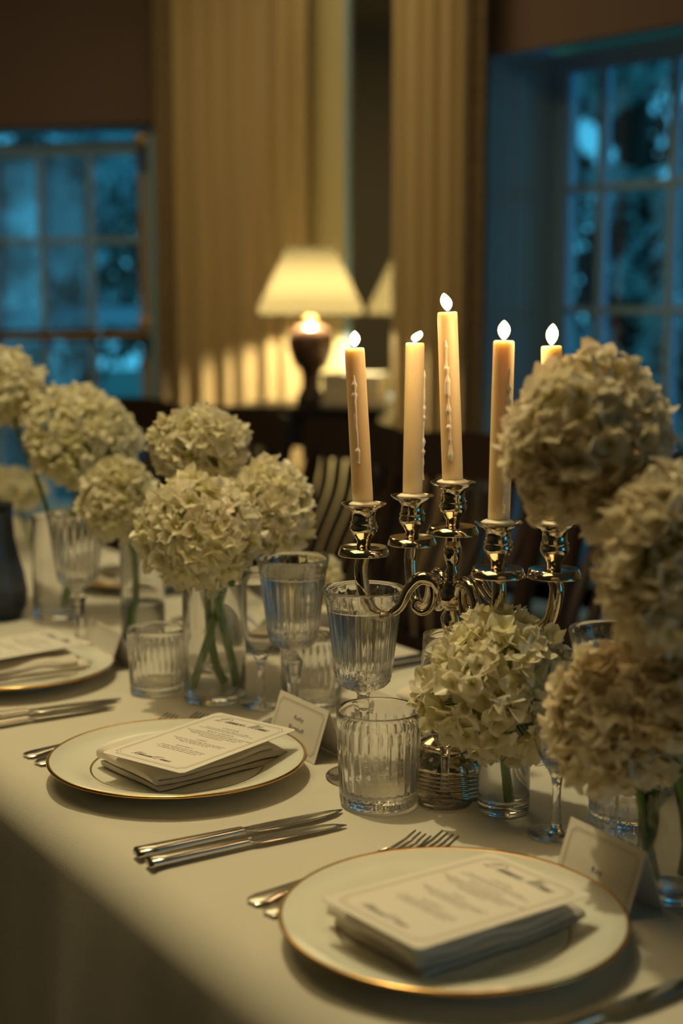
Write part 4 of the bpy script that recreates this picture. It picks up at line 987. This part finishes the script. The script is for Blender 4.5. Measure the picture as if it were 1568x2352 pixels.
# drips of wax on the metal, part of the candles' story
# ---------------------------------------------------------------- candles
def candle(foot, top, label, seed, flame_h=0.018, lean=(0, 0), drips=1, side=0.0, fat=0.0108):
    rnd = random.Random(seed); r = empty('taper_candle', foot); tag(r, label, 'candle', 'lit ivory taper candles')
    ax = top - foot; L_ = ax.length; Q = Vector((0, 0, 1)).rotation_difference(ax).to_matrix().to_4x4()
    mb = MB(); prof = [(0, 0), (fat, 0), (fat * 1.0, L_ * 0.4), (fat * 0.95, L_ - 0.004), (fat * 0.92, L_ - 0.0008), (fat * 0.78, L_), (fat * 0.5, L_ - 0.0022), (0, L_ - 0.0030)]
    fine = []
    for i in range(len(prof) - 1):
        fine.append(prof[i])
        if i in (1, 2):
            for k in range(1, 10): t = k / 10; fine.append((prof[i][0] + (prof[i + 1][0] - prof[i][0]) * t, prof[i][1] + (prof[i + 1][1] - prof[i][1]) * t))
    fine.append(prof[-1])
    mb.lathe(fine, 32, rf=lambda i, a, rr, z: rr * (1 + 0.012 * noise.noise(Vector((math.cos(a), math.sin(a), z * 30 + seed)))), M=Q).build('wax', M['wax'], r)
    wk = Q @ Vector((0, 0, L_ - 0.003)); MB().tube([wk, wk + Vector((0.0002, 0, 0.004)), wk + Vector((0.0012, 0, 0.008))], [0.0007, 0.0006, 0.0005], 6).build('wick', M['wick'], r)
    fb = wk + Vector((0, 0, 0.0035)); fl = MB()
    h = flame_h; pr = [(0, 0), (0.0018, h * 0.04), (0.0036, h * 0.14), (0.0054, h * 0.30), (0.0062, h * 0.48), (0.0056, h * 0.66), (0.0038, h * 0.82), (0.0018, h * 0.94), (0, h)]
    fl.lathe(pr, 20)
    fl.v = [Vector((v.x + lean[0] * (v.z / h) ** 1.6, v.y + lean[1] * (v.z / h) ** 1.6, v.z)) + fb for v in fl.v]
    fl.build('flame', M['flame'], r)
    light('candle_flame_light', 'POINT', foot + fb + Vector((0, 0, h + 0.004)), 0.34, (1.0, 0.62, 0.28), 0.006)
    for k in range(drips):
        a = side + k * 0.9; d = Vector((math.cos(a), math.sin(a), 0)); z = L_ * rnd.uniform(0.80, 0.90); pts = []; rad = []
        end = L_ * rnd.uniform(0.12, 0.35)
        while z > end:
            a += rnd.uniform(-0.05, 0.05); d = Vector((math.cos(a), math.sin(a), 0))
            pts.append(Q @ (d * fat * 1.0 + Vector((0, 0, z)))); rad.append(rnd.choice((0.0012, 0.0016, 0.0020, 0.0031))); z -= rnd.uniform(0.003, 0.008)
        rad[0] = 0.0006; rad[-1] = 0.0022
        MB().tube(smoothpts(pts, 3), [rad[min(len(rad) - 1, i // 3)] * (1 - (i % 3) / 3) + rad[min(len(rad) - 1, i // 3 + 1)] * ((i % 3) / 3) for i in range(3 * (len(pts) - 1) + 1)], 8).build('wax_drip', M['drip'], r)
    # pool of set wax at the foot of the candle
    MB().lathe([(0.0, 0.006), (fat + 0.001, 0.0125), (fat + 0.0045, 0.0135), (fat + 0.006, 0.0145), (fat + 0.004, 0.0160), (fat, 0.0175)], 24, rf=lambda i, a, rr, z: rr + 0.0012 * math.sin(3 * a + seed) * (i > 1)).build('wax_pool', M['drip'], r) if drips else None
    return r
def cbase(q): return Vector((q.x, q.y, q.z + HC * 0.70))
tops = [((814, 799), 1.488), ((953, 787), 1.562), ((1157, 782), 1.395), ((1266, 794), 1.405)]
names = ['ivory taper candle with a straight drip, leftmost of the candelabra', 'ivory taper candle second from the left, its flame bent right, drips down its right side', 'ivory taper candle fourth from the left, in front of the pale window frame', 'ivory taper candle mostly hidden behind the tall blurred hydrangea']
leans = [(0.0, 0), (0.006, 0), (0.0, 0), (0.001, 0)]
for i, (q, ((px, py), Y)) in enumerate(zip(arms, tops)):
    candle(cbase(q), at(px, py, Y), names[i], 40 + i, lean=leans[i], drips=1, side=(-1.75, -0.25, -1.0, -1.5)[i], flame_h=(0.0175, 0.0125, 0.019, 0.021)[i])
q = CC + Vector((0, 0, zpan)); candle(cbase(q), at(1027, 716, 1.475), 'tallest ivory taper candle, at the centre of the candelabra', 50, lean=(-0.004, 0), drips=1, side=-1.9, flame_h=0.0185)
